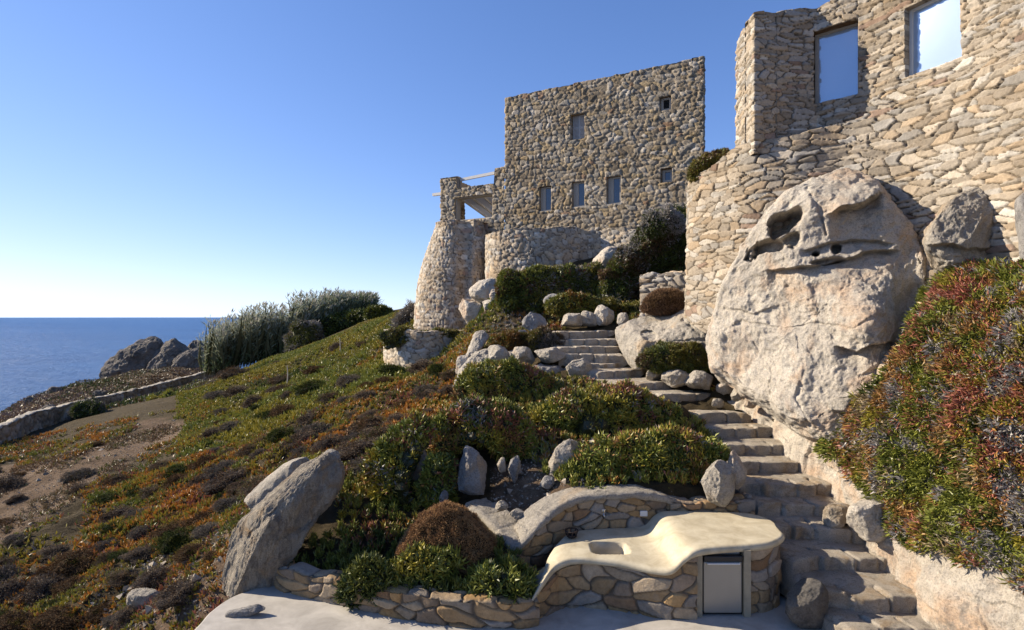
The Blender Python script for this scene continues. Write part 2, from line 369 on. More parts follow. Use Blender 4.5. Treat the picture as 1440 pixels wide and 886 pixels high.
def stone_wall(name, path, zb, zt, res, cw, ch, depth, seed, mat='stones', pal=PAL_WARM, holes=(), batter=None, thick=0.4,
               parent=None, rd=0.3, cap=None, joint=0.20, jit=0.75, warp=0.35, back=0.5, smoothpath=0, dome=0.0, topnoise=0.03, s_off=0.0, z_off=0.0, mortar=(0.15, 0.12, 0.09)):
    path = np.asarray(path, float)
    if smoothpath: path = catmull(path, smoothpath)
    L = np.linalg.norm(np.diff(path, axis=0), axis=1).sum(); n = max(int(L / res), 3) + 1
    p, L = resample(path, n); s = np.linspace(0, L, n)
    w = max(1, int(0.10 / res)); d = np.stack([p[np.minimum(np.arange(n) + w, n - 1)] - p[np.maximum(np.arange(n) - w, 0)]])[0]
    d = nrm(d); nn = np.stack([d[:, 1], -d[:, 0]], -1)
    ZT = zt(s) if callable(zt) else np.full(n, float(zt))
    ZT = ZT + topnoise * noise(np.stack([s / cw, s * 0, s * 0 + seed], -1), seed) * 1.5
    ZB = zb(s) if callable(zb) else np.full(n, float(zb))
    z0, z1 = ZB.min(), ZT.max(); m = int((z1 - z0) / res) + 2; zz = np.linspace(z0, z1, m)
    Z = np.clip(zz[None] + 0 * s[:, None], ZB[:, None], ZT[:, None]); S = s[:, None] + 0 * Z
    off = batter(S, Z) if batter else 0 * Z
    h, c = stone_field(S + s_off, Z + z_off, cw, ch, depth, seed, pal, jit, joint, mortar, warp, dome)
    base = np.stack([p[:, 0][:, None] + nn[:, 0][:, None] * off, p[:, 1][:, None] + nn[:, 1][:, None] * off, Z], -1)
    nrm3 = np.stack([nn[:, 0], nn[:, 1], 0 * s], -1)[:, None]
    G = base + nrm3 * h[..., None]
    # top cap and back
    kc = max(int(thick / res / 1.0), 3); t = np.linspace(0, thick, kc + 1)[1:]
    hc, cc = stone_field(S[:, -1:] + s_off, (Z[:, -1:] + z_off) + t[None], cw, ch * 1.4, depth * 0.8, seed + 50, pal, jit, joint, mortar, warp)
    fade = np.minimum(1, np.minimum(t / 0.06 + 0.3, (thick - t) / 0.06 + 0.3))[None]
    if cap is not None: cc = np.broadcast_to(np.array(cap), cc.shape) * (0.85 + 0.3 * hash1((cc[..., 0] * 9999).astype(np.int64), 3))[..., None]; 
    C = base[:, -1:] - nrm3 * t[None, :, None]; C = C + np.array([0, 0, 1.0]) * (hc * fade)[..., None] - np.array([0, 0, 1.0]) * 0.004
    B = base[:, -1:] - nrm3 * thick - np.array([0, 0, 1.0]) * np.linspace(0.05, back, 4)[None, :, None]
    G2 = np.concatenate([G, C, B], 1); c2 = np.concatenate([c, cc, np.broadcast_to(cc[:, -1:], (n, 4, 3))], 1)
    V = G2.reshape(-1, 3); cols = c2.reshape(-1, 3); q = gridq(n, G2.shape[1]); mm = G2.shape[1]
    faces = [q[:, ::-1] * 1]
    # ends
    if holes:
        fs = s[q[:, 0] // mm] + (s[1] - s[0]) / 2; fj = q[:, 0] % mm; fz = np.where(fj < m - 1, zz[np.minimum(fj, m - 1)] + (zz[1] - zz[0]) / 2, 1e9)
        keep = np.ones(len(q), bool); ex = []; exc = []; exf = []; nb = len(V)
        for (a, b, c0, c1) in holes:
            ins = (fs > a) & (fs < b) & (fz > c0) & (fz < c1); keep &= ~ins
            if not ins.any(): continue
            ii = np.unique(q[ins] // mm); jj = np.unique(q[ins] % mm); i0, i1, j0, j1 = ii.min(), ii.max(), jj.min(), jj.max()
            ring = [(i, j0) for i in range(i0, i1)] + [(i1, j) for j in range(j0, j1)] + [(i, j1) for i in range(i1, i0, -1)] + [(i0, j) for j in range(j1, j0, -1)]
            ring = np.array(ring); k = len(ring); st = 5
            rb = base[ring[:, 0], ring[:, 1]]; rf = G2[ring[:, 0], ring[:, 1]]; rn = nrm3[ring[:, 0], 0]; rc = c2[ring[:, 0], ring[:, 1]]
            ctr = rb.mean(0); prev = ring[:, 0] * mm + ring[:, 1]
            for x in range(1, st + 1):
                f = x / st; pt = rf * (1 - f) + (rb - rn * rd) * f
                if x < st: pt = pt + nrm(ctr - pt) * (0.012 * noise(pt * 6 + x, 3))[:, None]
                cur = nb + np.arange(k); nb += k; ex.append(pt); exc.append(rc * (0.9 + 0.2 * noise(pt * 7, 9))[:, None])
                exf.append(np.stack([prev, cur, np.roll(cur, -1), np.roll(prev, -1)], -1)); prev = cur
        V = np.concatenate([V] + ex); cols = np.concatenate([cols] + exc); faces = [np.concatenate([q[keep][:, ::-1]] + exf)]
    o = mk(name, V, faces, M[mat], cols, parent, True)
    return o, dict(p=p, s=s, n=nn, L=L)

def relief(outline, Y0, bulge, back, center=None, nth=90, nph=40, power=0.8, ctrl=(), linear=False, scale_bulge=True):
    o = np.array([list(x) + ([Y0] if len(x) == 2 else []) for x in outline], float)
    if linear: o = resample(np.r_[o, o[:1]], nth + 1)[0][:-1]
    else: o = catmull(o, nth, closed=True)
    c = np.array([*(center[:2] if center else o[:, :2].mean(0)), center[2] if center and len(center) > 2 else Y0])
    ph = np.linspace(0, np.pi, 2 * nph + 1); T = np.sin(ph) ** 0.9; T[-1] = 0
    W = c[None, None] + T[:, None, None] * (o[None] - c[None, None])            # u,v,Y of the median sheet
    base = P(W[..., 0], W[..., 1], W[..., 2]); cs = np.cos(ph); off = np.where(cs > 0, -bulge * np.abs(cs) ** power, back * np.abs(cs) ** power)
    dY = np.zeros(W.shape[:2])
    for (u, v, r, d) in ctrl: dY += d * np.exp(-((W[..., 0] - u) ** 2 + (W[..., 1] - v) ** 2) / (2 * r * r)) * (cs > 0)[:, None] * (np.abs(cs) ** 0.5)[:, None]
    vd = nrm(base); hd = nrm(base * np.array([1, 1, 0.0])); D = np.where((cs > 0)[:, None, None], vd, hd)
    return base + D * (off[:, None] + dY)[..., None]
def facet(G, seed, k=14, lo=0.62, hi=0.95, hard=0.85):
    rs = np.random.RandomState(seed); c = G.reshape(-1, 3).mean(0); sc = G.reshape(-1, 3).std(0) * 1.9; q = (G - c) / sc
    for _ in range(k):
        n = nrm(rs.normal(size=3)); d = rs.uniform(lo, hi); e = q @ n - d; q = q - np.clip(e, 0, None)[..., None] * n * hard
    return q * sc + c
def rough(G, seed, amp, size, octv=5, ridged=0.5, stretch=(1, 1, 1)):
    n = grid_normals(np.swapaxes(G, 0, 1), wrap=True); n = np.swapaxes(n, 0, 1)
    c = G.reshape(-1, 3).mean(0); sgn = np.sign(np.mean(np.sum(n * (G - c), -1))); n = n * (sgn if sgn else 1)
    q = (G + seed * 5.1) / size * np.array(stretch)
    d = fbm(q, octv, seed) + ridged * (0.35 - np.abs(fbm(q * 1.3 + 7, octv, seed + 9)) * 1.8)
    return G + n * (amp * d)[..., None], n
def carve(G, holes=(), cracks=()):
    u, v = UV(G); front = np.zeros(G.shape[:2], bool); front[:G.shape[0] // 2 + 1] = True
    hd = nrm(G * np.array([1, 1, 0.0])); push = np.zeros(G.shape[:2])
    for h in holes:
        (hu, hv, rx, ry, d) = h[:5]; an = math.radians(h[5]) if len(h) > 5 else 0
        a = (u - hu) * math.cos(an) + (v - hv) * math.sin(an); b = -(u - hu) * math.sin(an) + (v - hv) * math.cos(an)
        wob = 1 + 0.75 * fbm(G * 2.6, 4, 77)
        r = np.sqrt((a / rx) ** 2 + (b / ry) ** 2) * wob; push = np.maximum(push, d * (1 - sm(0.65, 1.05, r)))
    for cr in cracks:
        line, wd, d = cr[:3]; line = np.asarray(line, float); dist = np.full(u.shape, 1e9)
        for k in range(len(line) - 1):
            a, b = line[k], line[k + 1]; ab = b - a; t = np.clip(((u - a[0]) * ab[0] + (v - a[1]) * ab[1]) / (ab @ ab), 0, 1)
            dist = np.minimum(dist, np.hypot(u - a[0] - t * ab[0], v - a[1] - t * ab[1]))
        w_ = 3.0 * fbm(G * 5, 3, 5)
        if len(cr) > 3:          # an overhanging ledge: the rock below the line steps back, then eases out again
            lv = np.interp(u, line[:, 0], line[:, 1]) + w_; end = sm(line[0, 0] - 8, line[0, 0] + 14, u) * (1 - sm(line[-1, 0] - 14, line[-1, 0] + 8, u))
            push = push + d * end * sm(-0.8, 1.6, v - lv) * np.exp(-np.clip(v - lv, 0, 500) / (cr[3] * (1 + .3 * noise(G * 2, 8)))) - d * 0.35 * end * (v <= lv) * np.exp((v - lv) / 10.0)
        else:
            push = push + d * (1 - sm(0.1, 1.0, (dist + w_) / wd)) * (0.6 + 0.5 * noise(G * 3, 11))
    return G + hd * (push * front)[..., None]
def grid_obj(name, G, mat, parent=None, wrap_cols=True):
    a, b = G.shape[:2]; i = np.arange(a * b).reshape(a, b); j = np.c_[i, i[:, :1]] if wrap_cols else i
    q = np.stack([j[:-1, :-1], j[1:, :-1], j[1:, 1:], j[:-1, 1:]], -1).reshape(-1, 4)
    return weld(mk(name, G.reshape(-1, 3), [q], M[mat], None, parent), 0.0003)
def rock(name, outline, Y0, bulge, back, seed, mat='rock', label=None, cat='rock', group=None, amp=0.05, size=0.6, fk=14, hard=0.85, nth=90, nph=36,
         ctrl=(), holes=(), cracks=(), center=None, linear=False, power=0.8, ridged=0.5, stretch=(1, 1, 1), lo=0.7, hi=1.0, parent=None, planes=()):
    G = relief(outline, Y0, bulge, back, center, nth, nph, power, ctrl, linear)
    if fk: G = facet(G, seed, fk, lo, hi, hard)
    cc_ = G.reshape(-1, 3).mean(0)
    for (pn, pd) in planes:
        pn = nrm(np.array(pn, float)); G = G - np.clip((G - cc_) @ pn - pd, 0, None)[..., None] * pn * 0.97
    G, n = rough(G, seed, amp, size, 5, ridged, stretch)
    G, n = rough(G, seed + 40, amp * 0.35, size * 0.28, 4, 0.9, stretch)
    if nth >= 200: G, n = rough(G, seed + 80, amp * 0.16, size * 0.09, 3, 0.6, stretch)
    if holes or cracks: G = carve(G, holes, cracks)
    o = grid_obj(name, G, mat, parent)
    if label: tag(o, label, cat, group)
    return o
def qrock(name, box, Y0, seed, label, mat='rock', group=None, depth=None, skew=0.0, fk=10, amp=None, cat='rock'):
    """small boulder from its picture box"""
    u0, v0, u1, v1 = box; cu, cv = (u0 + u1) / 2, (v0 + v1) / 2; rs = np.random.RandomState(seed); pts = []
    for k in range(9):
        a = 2 * np.pi * k / 9 + rs.uniform(-.2, .2); r = rs.uniform(1.0, 1.16)
        x = math.cos(a); y = math.sin(a); m = (abs(x) ** 2.6 + abs(y) ** 2.6) ** (-1 / 2.6)
        pts.append((cu + (u1 - u0) / 2 * m * x * r - skew * y * (u1 - u0) / 2, cv + (v1 - v0) / 2 * m * y * r))
    w = (u1 - u0) * Y0 / F; d = depth or w * 0.45
    return rock(name, pts, Y0, d, d, seed, mat, label, cat, group, amp=amp or 0.06 * w, size=max(0.12, w * 0.5), fk=15, nth=90, nph=36, lo=0.58, hi=0.92, hard=0.92)

# leaf clouds -------------------------------------------------------
def leaf_mesh(B, D, L, W, C, kind='spindle', tip=1.25, rs=R):
    n = len(B); D = nrm(D); rnd = nrm(rs.normal(size=(n, 3))); S = nrm(np.cross(D, rnd)); T = np.cross(D, S)
    L = L[:, None]; W = W[:, None] / 2
    if kind == 'spindle':
        mid = B + D * L * 0.45; bend = T * L * 0.10
        a = mid + S * W + bend; b = mid - S * W * 0.5 + T * W * 0.87 + bend; c = mid - S * W * 0.5 - T * W * 0.87 + bend
        V = np.stack([B, a, b, c, B + D * L], 1).reshape(-1, 3); o = (np.arange(n) * 5)[:, None, None]
        f = np.array([[0, 2, 1], [0, 3, 2], [0, 1, 3], [4, 1, 2], [4, 2, 3], [4, 3, 1]])[None] + o
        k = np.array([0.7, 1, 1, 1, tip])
    else:
        mid = B + D * L * 0.45 + T * L * 0.08
        V = np.stack([B, mid + S * W, B + D * L, mid - S * W], 1).reshape(-1, 3); o = (np.arange(n) * 4)[:, None, None]
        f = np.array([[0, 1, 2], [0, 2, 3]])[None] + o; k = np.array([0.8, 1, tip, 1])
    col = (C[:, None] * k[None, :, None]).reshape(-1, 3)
    return V, f.reshape(-1, 3), col
GRN = np.array([0.165, 0.175, 0.030]); YGR = np.array([0.30, 0.25, 0.035]); DGR = np.array([0.065, 0.085, 0.016]); ORG = np.array([0.33, 0.145, 0.025])
RED = np.array([0.30, 0.115, 0.075]); GRY = np.array([0.32, 0.29, 0.26]); STR = np.array([0.36, 0.27, 0.15]); BRN = np.array([0.115, 0.07, 0.035])
def mixpal(p, rs, seed, size, pal, noise_w=0.55):
    """pal: list of (colour, weight, patch) chosen by smooth noise plus chance"""
    best = np.full(len(p), -1e9); out = np.zeros((len(p), 3))
    for k, (c, w) in enumerate(pal):
        sc = w + noise_w * fbm(p / size + k * 11.7, 3, seed + k) * 1.6 + rs.uniform(-0.35, 0.35, len(p)) * 0.9
        m = sc > best; out[m] = c; best = np.where(m, sc, best)
    return out * rs.uniform(0.7, 1.35, (len(p), 1))
def scatter_grid(G, n, rs, mask=None, wrap=False):
    """random points and normals over a grid surface, by area"""
    A = G[:-1, :-1]; B = G[1:, :-1]; C = G[1:, 1:]; D = G[:-1, 1:]
    nn = np.cross(C - A, D - B); ar = np.linalg.norm(nn, axis=-1) / 2
    if mask is not None: ar = ar * mask[:-1, :-1]
    pr = ar.ravel() / ar.sum(); k = rs.choice(len(pr), n, p=pr); i, j = np.unravel_index(k, ar.shape)
    u = rs.uniform(size=(n, 1)); v = rs.uniform(size=(n, 1))
    pt = (A[i, j] * (1 - u) + B[i, j] * u) * (1 - v) + (D[i, j] * (1 - u) + C[i, j] * u) * v
    return pt, nrm(nn[i, j])
def bush(name, outline, Y0, bulge, back, seed, n, L, W, pal, label=None, cat='shrub', group=None, kind='spindle', up=0.3, center=None, size=0.35,
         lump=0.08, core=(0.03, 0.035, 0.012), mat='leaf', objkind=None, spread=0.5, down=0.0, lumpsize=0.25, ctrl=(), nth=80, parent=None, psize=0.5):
    rs = np.random.RandomState(seed); G = relief(outline, Y0, bulge, back, center, nth, 26, 0.7, ctrl)
    G, nn = rough(G, seed, lump, lumpsize, 3, 0.9)
    gn = np.swapaxes(grid_normals(np.swapaxes(G, 0, 1), True), 0, 1); c = G.reshape(-1, 3).mean(0)
    if np.mean(np.sum(gn * (G - c), -1)) < 0: gn = -gn
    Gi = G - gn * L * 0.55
    a, b = G.shape[:2]; i = np.arange(a * b).reshape(a, b); j = np.c_[i, i[:, :1]]; q = np.stack([j[:-1, :-1], j[1:, :-1], j[1:, 1:], j[:-1, 1:]], -1).reshape(-1, 4)
    Gw = np.concatenate([G, G[:, :1]], 1); pt, pn = scatter_grid(Gw, n, rs)
    sg = np.sign(np.sum(pn * (pt - c), -1)); pn = pn * sg[:, None]
    D = pn * (1 - up - down) + np.array([0, 0, up - down]) + spread * rs.normal(size=(n, 3))
    ll = L * rs.uniform(0.6, 1.35, n); B = pt - nrm(pn) * L * rs.uniform(0.1, 0.75, (n, 1))
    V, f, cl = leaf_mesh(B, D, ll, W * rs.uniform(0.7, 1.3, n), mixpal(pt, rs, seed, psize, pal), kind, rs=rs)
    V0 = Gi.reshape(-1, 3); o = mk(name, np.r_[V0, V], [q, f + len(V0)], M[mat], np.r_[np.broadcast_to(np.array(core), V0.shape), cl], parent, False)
    if label: tag(o, label, cat, group, objkind)
    return o

# ------------------------------------------------------------------ terrain
STEPS = [(1195, 1346, 880, 884, -3.8), (1156, 1300, 832, 837, -3.6), (1117, 1246, 784, 785, -3.4), (1078, 1209, 741, 742, -3.2), (1070, 1189, 708, 708, -3.0),
         (1047, 1158, 679, 679, -2.8), (1038, 1138, 651, 651, -2.6), (1020, 1105, 625, 625, -2.4), (1004, 1073, 602, 602, -2.2), (985, 1046, 582, 581, -2.0),
         (935, 997, 558, 553, -1.8), (905, 966, 543, 536, -1.6), (846, 925, 524, 519, -1.40), (828, 890, 513, 510, -1.25),
         (793, 875, 499, 499, -1.04), (789, 871, 488, 487, -0.86), (783, 870, 478, 477, -0.69), (789, 866, 467, 466, -0.51)]
def step_pts():
    out = []
    for (u0, u1, v0, v1, z) in STEPS:
        v = (v0 + v1) / 2; Y = -z * F / (v - VH)
        Y0 = Y * (1 + 0.0); out.append((u0, u1, Y, z))
    return out
SP = step_pts()
for i, y in ((12, 14.2), (13, 14.7), (14, 15.1), (15, 15.5), (16, 15.9), (17, 16.3)):
    u0, u1, _, z = SP[i]; SP[i] = (u0, u1, y, -((STEPS[i][2] + STEPS[i][3]) / 2 - VH) / F * y)
for i, y in ((10, 12.5), (11, 13.2)):
    u0, u1, _, z = SP[i]; SP[i] = (u0, u1, y, -((STEPS[i][2] + STEPS[i][3]) / 2 - VH) / F * y)

TC = [(0, 626, 30), (60, 602, 35), (135, 578, 42), (203, 562, 48), (278, 541, 54), (403, 502, 50), (444, 482, 54), (488, 460, 60), (540, 440, 52), (575, 437, 46),
      (0, 700, 20), (0, 660, 25), (0, 760, 15.5), (0, 830, 12.3), (0, 886, 10.6), (100, 886, 9.6), (100, 640, 25), (100, 750, 15), (180, 620, 27), (200, 700, 16.5),
      (200, 780, 11.5), (200, 840, 9.6), (260, 880, 8.35), (300, 800, 9), (325, 835, 8.5), (300, 600, 26), (300, 650, 18.5), (300, 720, 13), (400, 550, 27), (400, 600, 19),
      (400, 650, 14.5), (350, 700, 12.0), (470, 520, 30), (470, 560, 21), (470, 620, 15), (540, 500, 27), (540, 540, 20), (540, 600, 14.5), (520, 636, 12.2),
      (600, 520, 20.5), (620, 560, 16), (600, 500, 23), (560, 505, 24), (640, 466, 25.5), (590, 466, 26), (560, 470, 28), (530, 470, 33), (640, 585, 14), (690, 515, 15.6),
      (600, 615, 12.0), (640, 620, 11.6), (560, 665, 10.8), (560, 720, 9.6), (500, 720, 9.6), (500, 790, 8.7), (420, 790, 8.8), (560, 812, 8.1), (640, 820, 7.9), (730, 825, 7.7), (640, 770, 8.6),
      (700, 560, 14), (700, 595, 12.5), (700, 640, 11), (690, 700, 9.8), (740, 700, 9.6), (790, 690, 9.4), (740, 660, 10.3), (780, 640, 10.6),
      (800, 555, 13.2), (800, 600, 11.6), (800, 640, 10.6), (850, 680, 9.5), (920, 690, 9.2), (880, 545, 13.2), (930, 575, 12.0), (900, 620, 10.8), (900, 660, 10),
      (965, 600, 11.4), (980, 650, 10.0), (1010, 700, 9.1), (1000, 672, 9.6),
      (830, 460, 18), (700, 480, 17.8), (720, 448, 19.8), (660, 462, 23), (780, 440, 20), (800, 405, 20.6), (900, 400, 20.6), (930, 340, 21.5), (950, 425, 17.5), (890, 500, 15.2), (950, 505, 14.2), (970, 470, 15),
      (740, 505, 16), (670, 540, 15.6), (760, 520, 15), (730, 385, 21.6),
      (1140, 615, 10.4), (1060, 560, 12.2), (1200, 660, 8.9), (1300, 800, 6.9), (1440, 860, 6.0)]
tp = [P(*c) for c in TC]
for (u0, u1, Y, z) in SP:
    for u, k in ((u0 - 5, -0.05), ((u0 + u1) / 2, -0.16), (u1 + 5, -0.05)): tp.append(np.array([(u - 720) * Y / F, Y, z + k]))
# beyond the low wall: coastal shelf, cliff edge, sea bed; hill behind the houses; ground behind the camera
tp += [np.array(x, float) for x in [(-31, 36, -7.2), (-38, 50, -8.2), (-34, 60, -7.6), (-27, 62, -6.5), (-54, 60, -9.4), (-60, 70, -10.6), (-55, 78, -9.6), (-52, 88, -10), (-45, 85, -8.6), (-30, 85, -8),
       (-12, 75, -3), (5, 60, 2), (-95, 95, -55), (-80, 110, -55), (-50, 125, -55), (-20, 150, -55), (30, 170, -55), (-75, 60, -50), (-90, 40, -50), (-110, 10, -50), (-45, 36, -9), (-60, 30, -20), (-50, 10, -14), (-25, 10, -8.5),
       (8, 26, 3.6), (0, 30, 3.4), (-3, 32, 2.6), (-4.6, 31, .6), (15, 30, 5), (10, 18, 3.2), (9, 13, 3.4), (9, 9, 3.5), (13, 5, 3.6), (25, 60, 4), (60, 120, -50), (60, 50, 0), (6.9, 9.5, -1.0), (6.3, 8.2, -1.6), (6.6, 6.9, -1.6),
       (-12, 0, -6.5), (-6, 4, -5.2), (0, 0, -4.6), (4, 0, -4.6), (8, -5, -3), (-20, -10, -9), (20, -20, 0), (0, -25, -5), (0, 6, -4.6), (3, 6, -4.6), (-2.5, 7.0, -4.6), (-3.6, 6, -4.7), (1.5, 7.8, -4.3), (3, 8, -4.2), (-60, -30, -30), (60, -30, 5)]]
tp = np.array(tp)
TRBF = RBF(tp[:, :2], tp[:, 2], 0.5)
def terrain_z(x, y):
    q = np.stack([x, y], -1); z = TRBF(q); z = np.maximum(z, -58)
    q3 = np.stack([x, y, 0 * x], -1); d = np.clip((y - 8) / 25, 0.0, 1.0)
    out = 1 - sm(3.6, 4.6, x) * (y < 20)
    z = z + (0.05 + 0.22 * d) * fbm(q3 / (0.9 + 1.5 * d)[..., None], 4, 3) * np.clip(1 - 0 * x, 0, 1)
    far = sm(50, 70, y) * (z > -14)
    z = z + far * (1.2 * fbm(q3 / 9.0, 5, 8) + 0.7 * np.abs(fbm(q3 / 3.0, 4, 12)) - 1.7)
    nearv = (x < 4.6) * (y > 7.6) * (1 - sm(17, 22, y)); z = z + nearv * (0.11 * fbm(q3 / 0.42 + 5, 3, 14) + 0.22 * fbm(q3 / 1.3 + 9, 2, 15))
    stair = np.zeros_like(x)
    for (u0, u1, Y, zz) in SP:
        xc = ((u0 + u1) / 2 - 720) * Y / F; w = (u1 - u0) / 2 * Y / F + 0.05
        stair = np.maximum(stair, (1 - sm(w, w + 0.35, np.abs(x - xc))) * (1 - sm(0.5, 0.8, np.abs(y - Y - 0.3))))
    z = z - 0.22 * stair
    # the ground drops away under the cement terrace, in front of the planter wall
    wy = np.interp(x, [-4.2, -3.4, -2.38, -1.5, -0.64, -0.02, 0.06, 0.34, 0.62, 1.0, 1.5, 2.45, 2.7, 3.9, 4.1, 5.3], [8.5, 8.5, 8.02, 7.7, 7.5, 7.45, 8.45, 8.62, 8.82, 9.0, 9.1, 9.22, 9.22, 9.1, 8.6, 8.6])
    z = np.where((x > -4.1) & (x < 5.4) & (y < wy) & (y > 1.0), np.minimum(z, -4.3), z)
    return z

# ------------------------------------------------------------------ setting: ground, sea, terrace
def axis(dense0, dense1, step, lo, hi, g=1.09):
    a = list(np.arange(dense0, dense1, step)); s = step; x = dense1
    while x < hi: a.append(x); s *= g; x += s
    s = step; x = dense0 - step
    while x > lo: a.insert(0, x); s *= g; x -= s
    return np.array(a)
xs = axis(-13, 7.5, 0.14, -150, 150); ys = axis(7, 24, 0.14, -60, 180, 1.04)
X, Y = np.meshgrid(xs, ys, indexing='ij'); Z = terrain_z(X, Y)
G = np.stack([X, Y, Z], -1); u, v = UV(G)
bare = np.zeros(X.shape)
BARE = [[(-400, 640), (0, 655), (100, 640), (215, 590), (262, 592), (250, 615), (190, 650), (130, 680), (60, 735), (0, 775), (-300, 900)], [(230, 820), (300, 760), (330, 720), (320, 900), (180, 900)], [(700, 655), (800, 650), (830, 690), (760, 730), (690, 720)]]
wq = np.stack([X, Y, 0 * X], -1)
for b in BARE: bare = np.maximum(bare, inpoly(u + 22 * fbm(wq / 1.5, 3, 2), v + 12 * fbm(wq / 1.2, 3, 3), b) & (Y > 5))
veg_tint = 1 - bare
far_m = (Y > 45) & (u < 300)
veg_tint = np.where(far_m, 0.55, veg_tint)
ground = mk('ground', G.reshape(-1, 3), gridq(*X.shape), M['soil'], np.repeat(veg_tint.ravel()[:, None], 3, 1))
tag(ground, kind='structure')
sea = MB().add([[-60000, -3000, -40], [60000, -3000, -40], [60000, 90000, -40], [-60000, 90000, -40]], np.array([[0, 1, 2, 3]])).build('sea', M['sea'])
tag(sea, kind='structure')
# cement terrace: outline in plan, rounded left edge
tl = catmull([(-4.25, 5.0), (-4.15, 6.4), (-4.08, 7.3), (-4.10, 7.75), (-3.98, 8.2), (-3.6, 8.55)], 40)
tr = np.array([(-3.0, 8.6), (-2.3, 8.4), (-1.5, 8.1), (-0.6, 7.9), (0.3, 7.85), (1.5, 7.9), (2.4, 8.4), (3.6, 8.4), (4.6, 7.6), (5.2, 6.8), (5.4, 4.5), (5.0, 1.0), (-3.5, 1.0)])
out = np.r_[tl, tr]; n = len(out)
def slab(name, out, z, th, mat, r=0.03):
    c = out.mean(0); rings = []
    for k, (ins, dz) in enumerate([(0, -th), (0, -r), (r * 0.3, -r * 0.3), (r, 0), (0.5, 0)]):
        o = out - nrm(out - c) * ins; rings.append(np.c_[o, np.full(len(o), z + dz)])
    rings = rings[:4]; V = np.concatenate(rings); n = len(out); q = []
    for k in range(3): q += [[k * n + i, k * n + (i + 1) % n, (k + 1) * n + (i + 1) % n, (k + 1) * n + i] for i in range(n)]
    return mk(name, V, [np.array(q), np.arange(3 * n, 4 * n)[None]], M[mat], smooth=False)
tag(slab('terrace', out, -4.0, 0.5, 'terrace'), kind='structure')

# ------------------------------------------------------------------ the far house (main block, wing, bastion)
A = np.array([-0.30, 26.15]); B = np.array([7.43, 22.0]); AB = nrm(B - A)
def hit(u, v, A=A, d=AB):
    k = (u - 720) / F; s = (k * A[1] - A[0]) / (d[0] - k * d[1]); p = A + s * d
    return s, (VH - v) / F * p[1], p
NIN = np.array([-AB[1], AB[0]])
house = empty('stone_house', (A[0], A[1], 3.0))
tag(house, 'tall square rubble stone house with small windows high above the slope', 'house')
ztop = (VH - 80) / F * 22.0; off0 = 7.0
HW = {'shut': (803, 823, 160, 196), 'hi': (928, 944, 135, 155), 'l1': (759, 776, 262, 297), 'l2': (805, 823, 255, 291), 'l3': (854, 873, 248, 287), 'r': (930, 946, 237, 256)}
rect = {}
for k, (u0, u1, v0, v1) in HW.items():
    s0, za, _ = hit(u0, (v0 + v1) / 2); s1, _, _ = hit(u1, (v0 + v1) / 2); um = (u0 + u1) / 2
    rect[k] = (s0, s1, hit(um, v1)[1], hit(um, v0)[1])
w, info = stone_wall('wall', [A + NIN * off0, A, B, (8.5, 28.0)], 2.0, ztop, 0.038, 0.25, 0.165, 0.055, 11, 'stones_far', PAL_HOUSE,
                     holes=[(off0 + a, off0 + b, c, d) for a, b, c, d in rect.values()], parent=None, joint=0.24, rd=0.32, dome=0.25, thick=0.45, back=0.6, mortar=(0.17, 0.135, 0.10), topnoise=0.02)
under(house, w)
rpoly = np.array([A + NIN * .3 + AB * .2, B + NIN * .3 - AB * .25, (8.2, 27.6), A + NIN * 6.6 + AB * .3])
r = slab('roof', rpoly, ztop - 0.3, 0.25, 'post'); under(house, r)
AX = np.array([[AB[0], AB[1], 0], [NIN[0], NIN[1], 0], [0, 0, 1]])
def fbox(mb, s0, s1, z0, z1, d0, d1, A=A, ax=AX, col=None):
    """box on the facade: s along, z up, d into the wall"""
    p = np.array([*(A + ax[0][:2] * (s0 + s1) / 2 + ax[1][:2] * (d0 + d1) / 2), (z0 + z1) / 2]); return mb.box(p, (s1 - s0, d1 - d0, z1 - z0), ax, col)
def window(root, s0, s1, z0, z1, name='window', fw=0.06, d=0.2, glass='glass', mullion=False, A=A, ax=AX, side=0.0, lint=True, frame='frame'):
    f = MB(); fbox(f, s0 - .01, s0 + fw, z0, z1, d, d + .08, A, ax); fbox(f, s1 - fw, s1 + .01, z0, z1, d, d + .08, A, ax)
    fbox(f, s0 + fw, s1 - fw, z0 - .01, z0 + fw, d + .003, d + .077, A, ax); fbox(f, s0 + fw, s1 - fw, z1 - fw, z1 + .01, d + .003, d + .077, A, ax)
    if side: fbox(f, s0 + fw, s0 + fw + side, z0 + fw, z1 - fw, d + .02, d + .06, A, ax)
    fo = f.build(name, M[frame]); g = MB(); fbox(g, s0 + fw + side, s1 - fw, z0 + fw, z1 - fw, d + .045, d + .055, A, ax); go = g.build('pane', M[glass])
    go.parent = fo; out = [fo]
    if lint:
        l = MB(); fbox(l, s0 - .12, s1 + .12, z1 + .004, z1 + .09, 0.02, d + .1, A, ax); lo_ = l.build('lintel', M['lintel']); lo_.parent = fo
    under(root, fo); return fo
for k in ('l1', 'l2', 'l3'):
    a, b, c0, c1 = rect[k]; window(house, a + .02, b - .02, c0 + .02, c1 - .02, side=0.16, d=0.10)
    sl = MB(); fbox(sl, a - .02, b + .03, c0 - .05, c0 + .015, -0.03, 0.2); under(house, sl.build('sill', M['frame']))
for k in ('hi', 'r'):
    a, b, c0, c1 = rect[k]; window(house, a + .02, b - .02, c0 + .02, c1 - .02, d=0.14, fw=0.09, glass='dark' if k == 'hi' else 'glass')
a, b, c0, c1 = rect['shut']; sh = MB(); a += .02; b -= .02
fbox(sh, a, a + .06, c0, c1, .18, .23); fbox(sh, b - .06, b, c0, c1, .18, .23); fbox(sh, (a + b) / 2 - .035, (a + b) / 2 + .035, c0, c1, .182, .228)
for z in (c0 + .03, c1 - .03, (c0 + c1) / 2): fbox(sh, a + .06, b - .06, z - .03, z + .03, .186, .224)
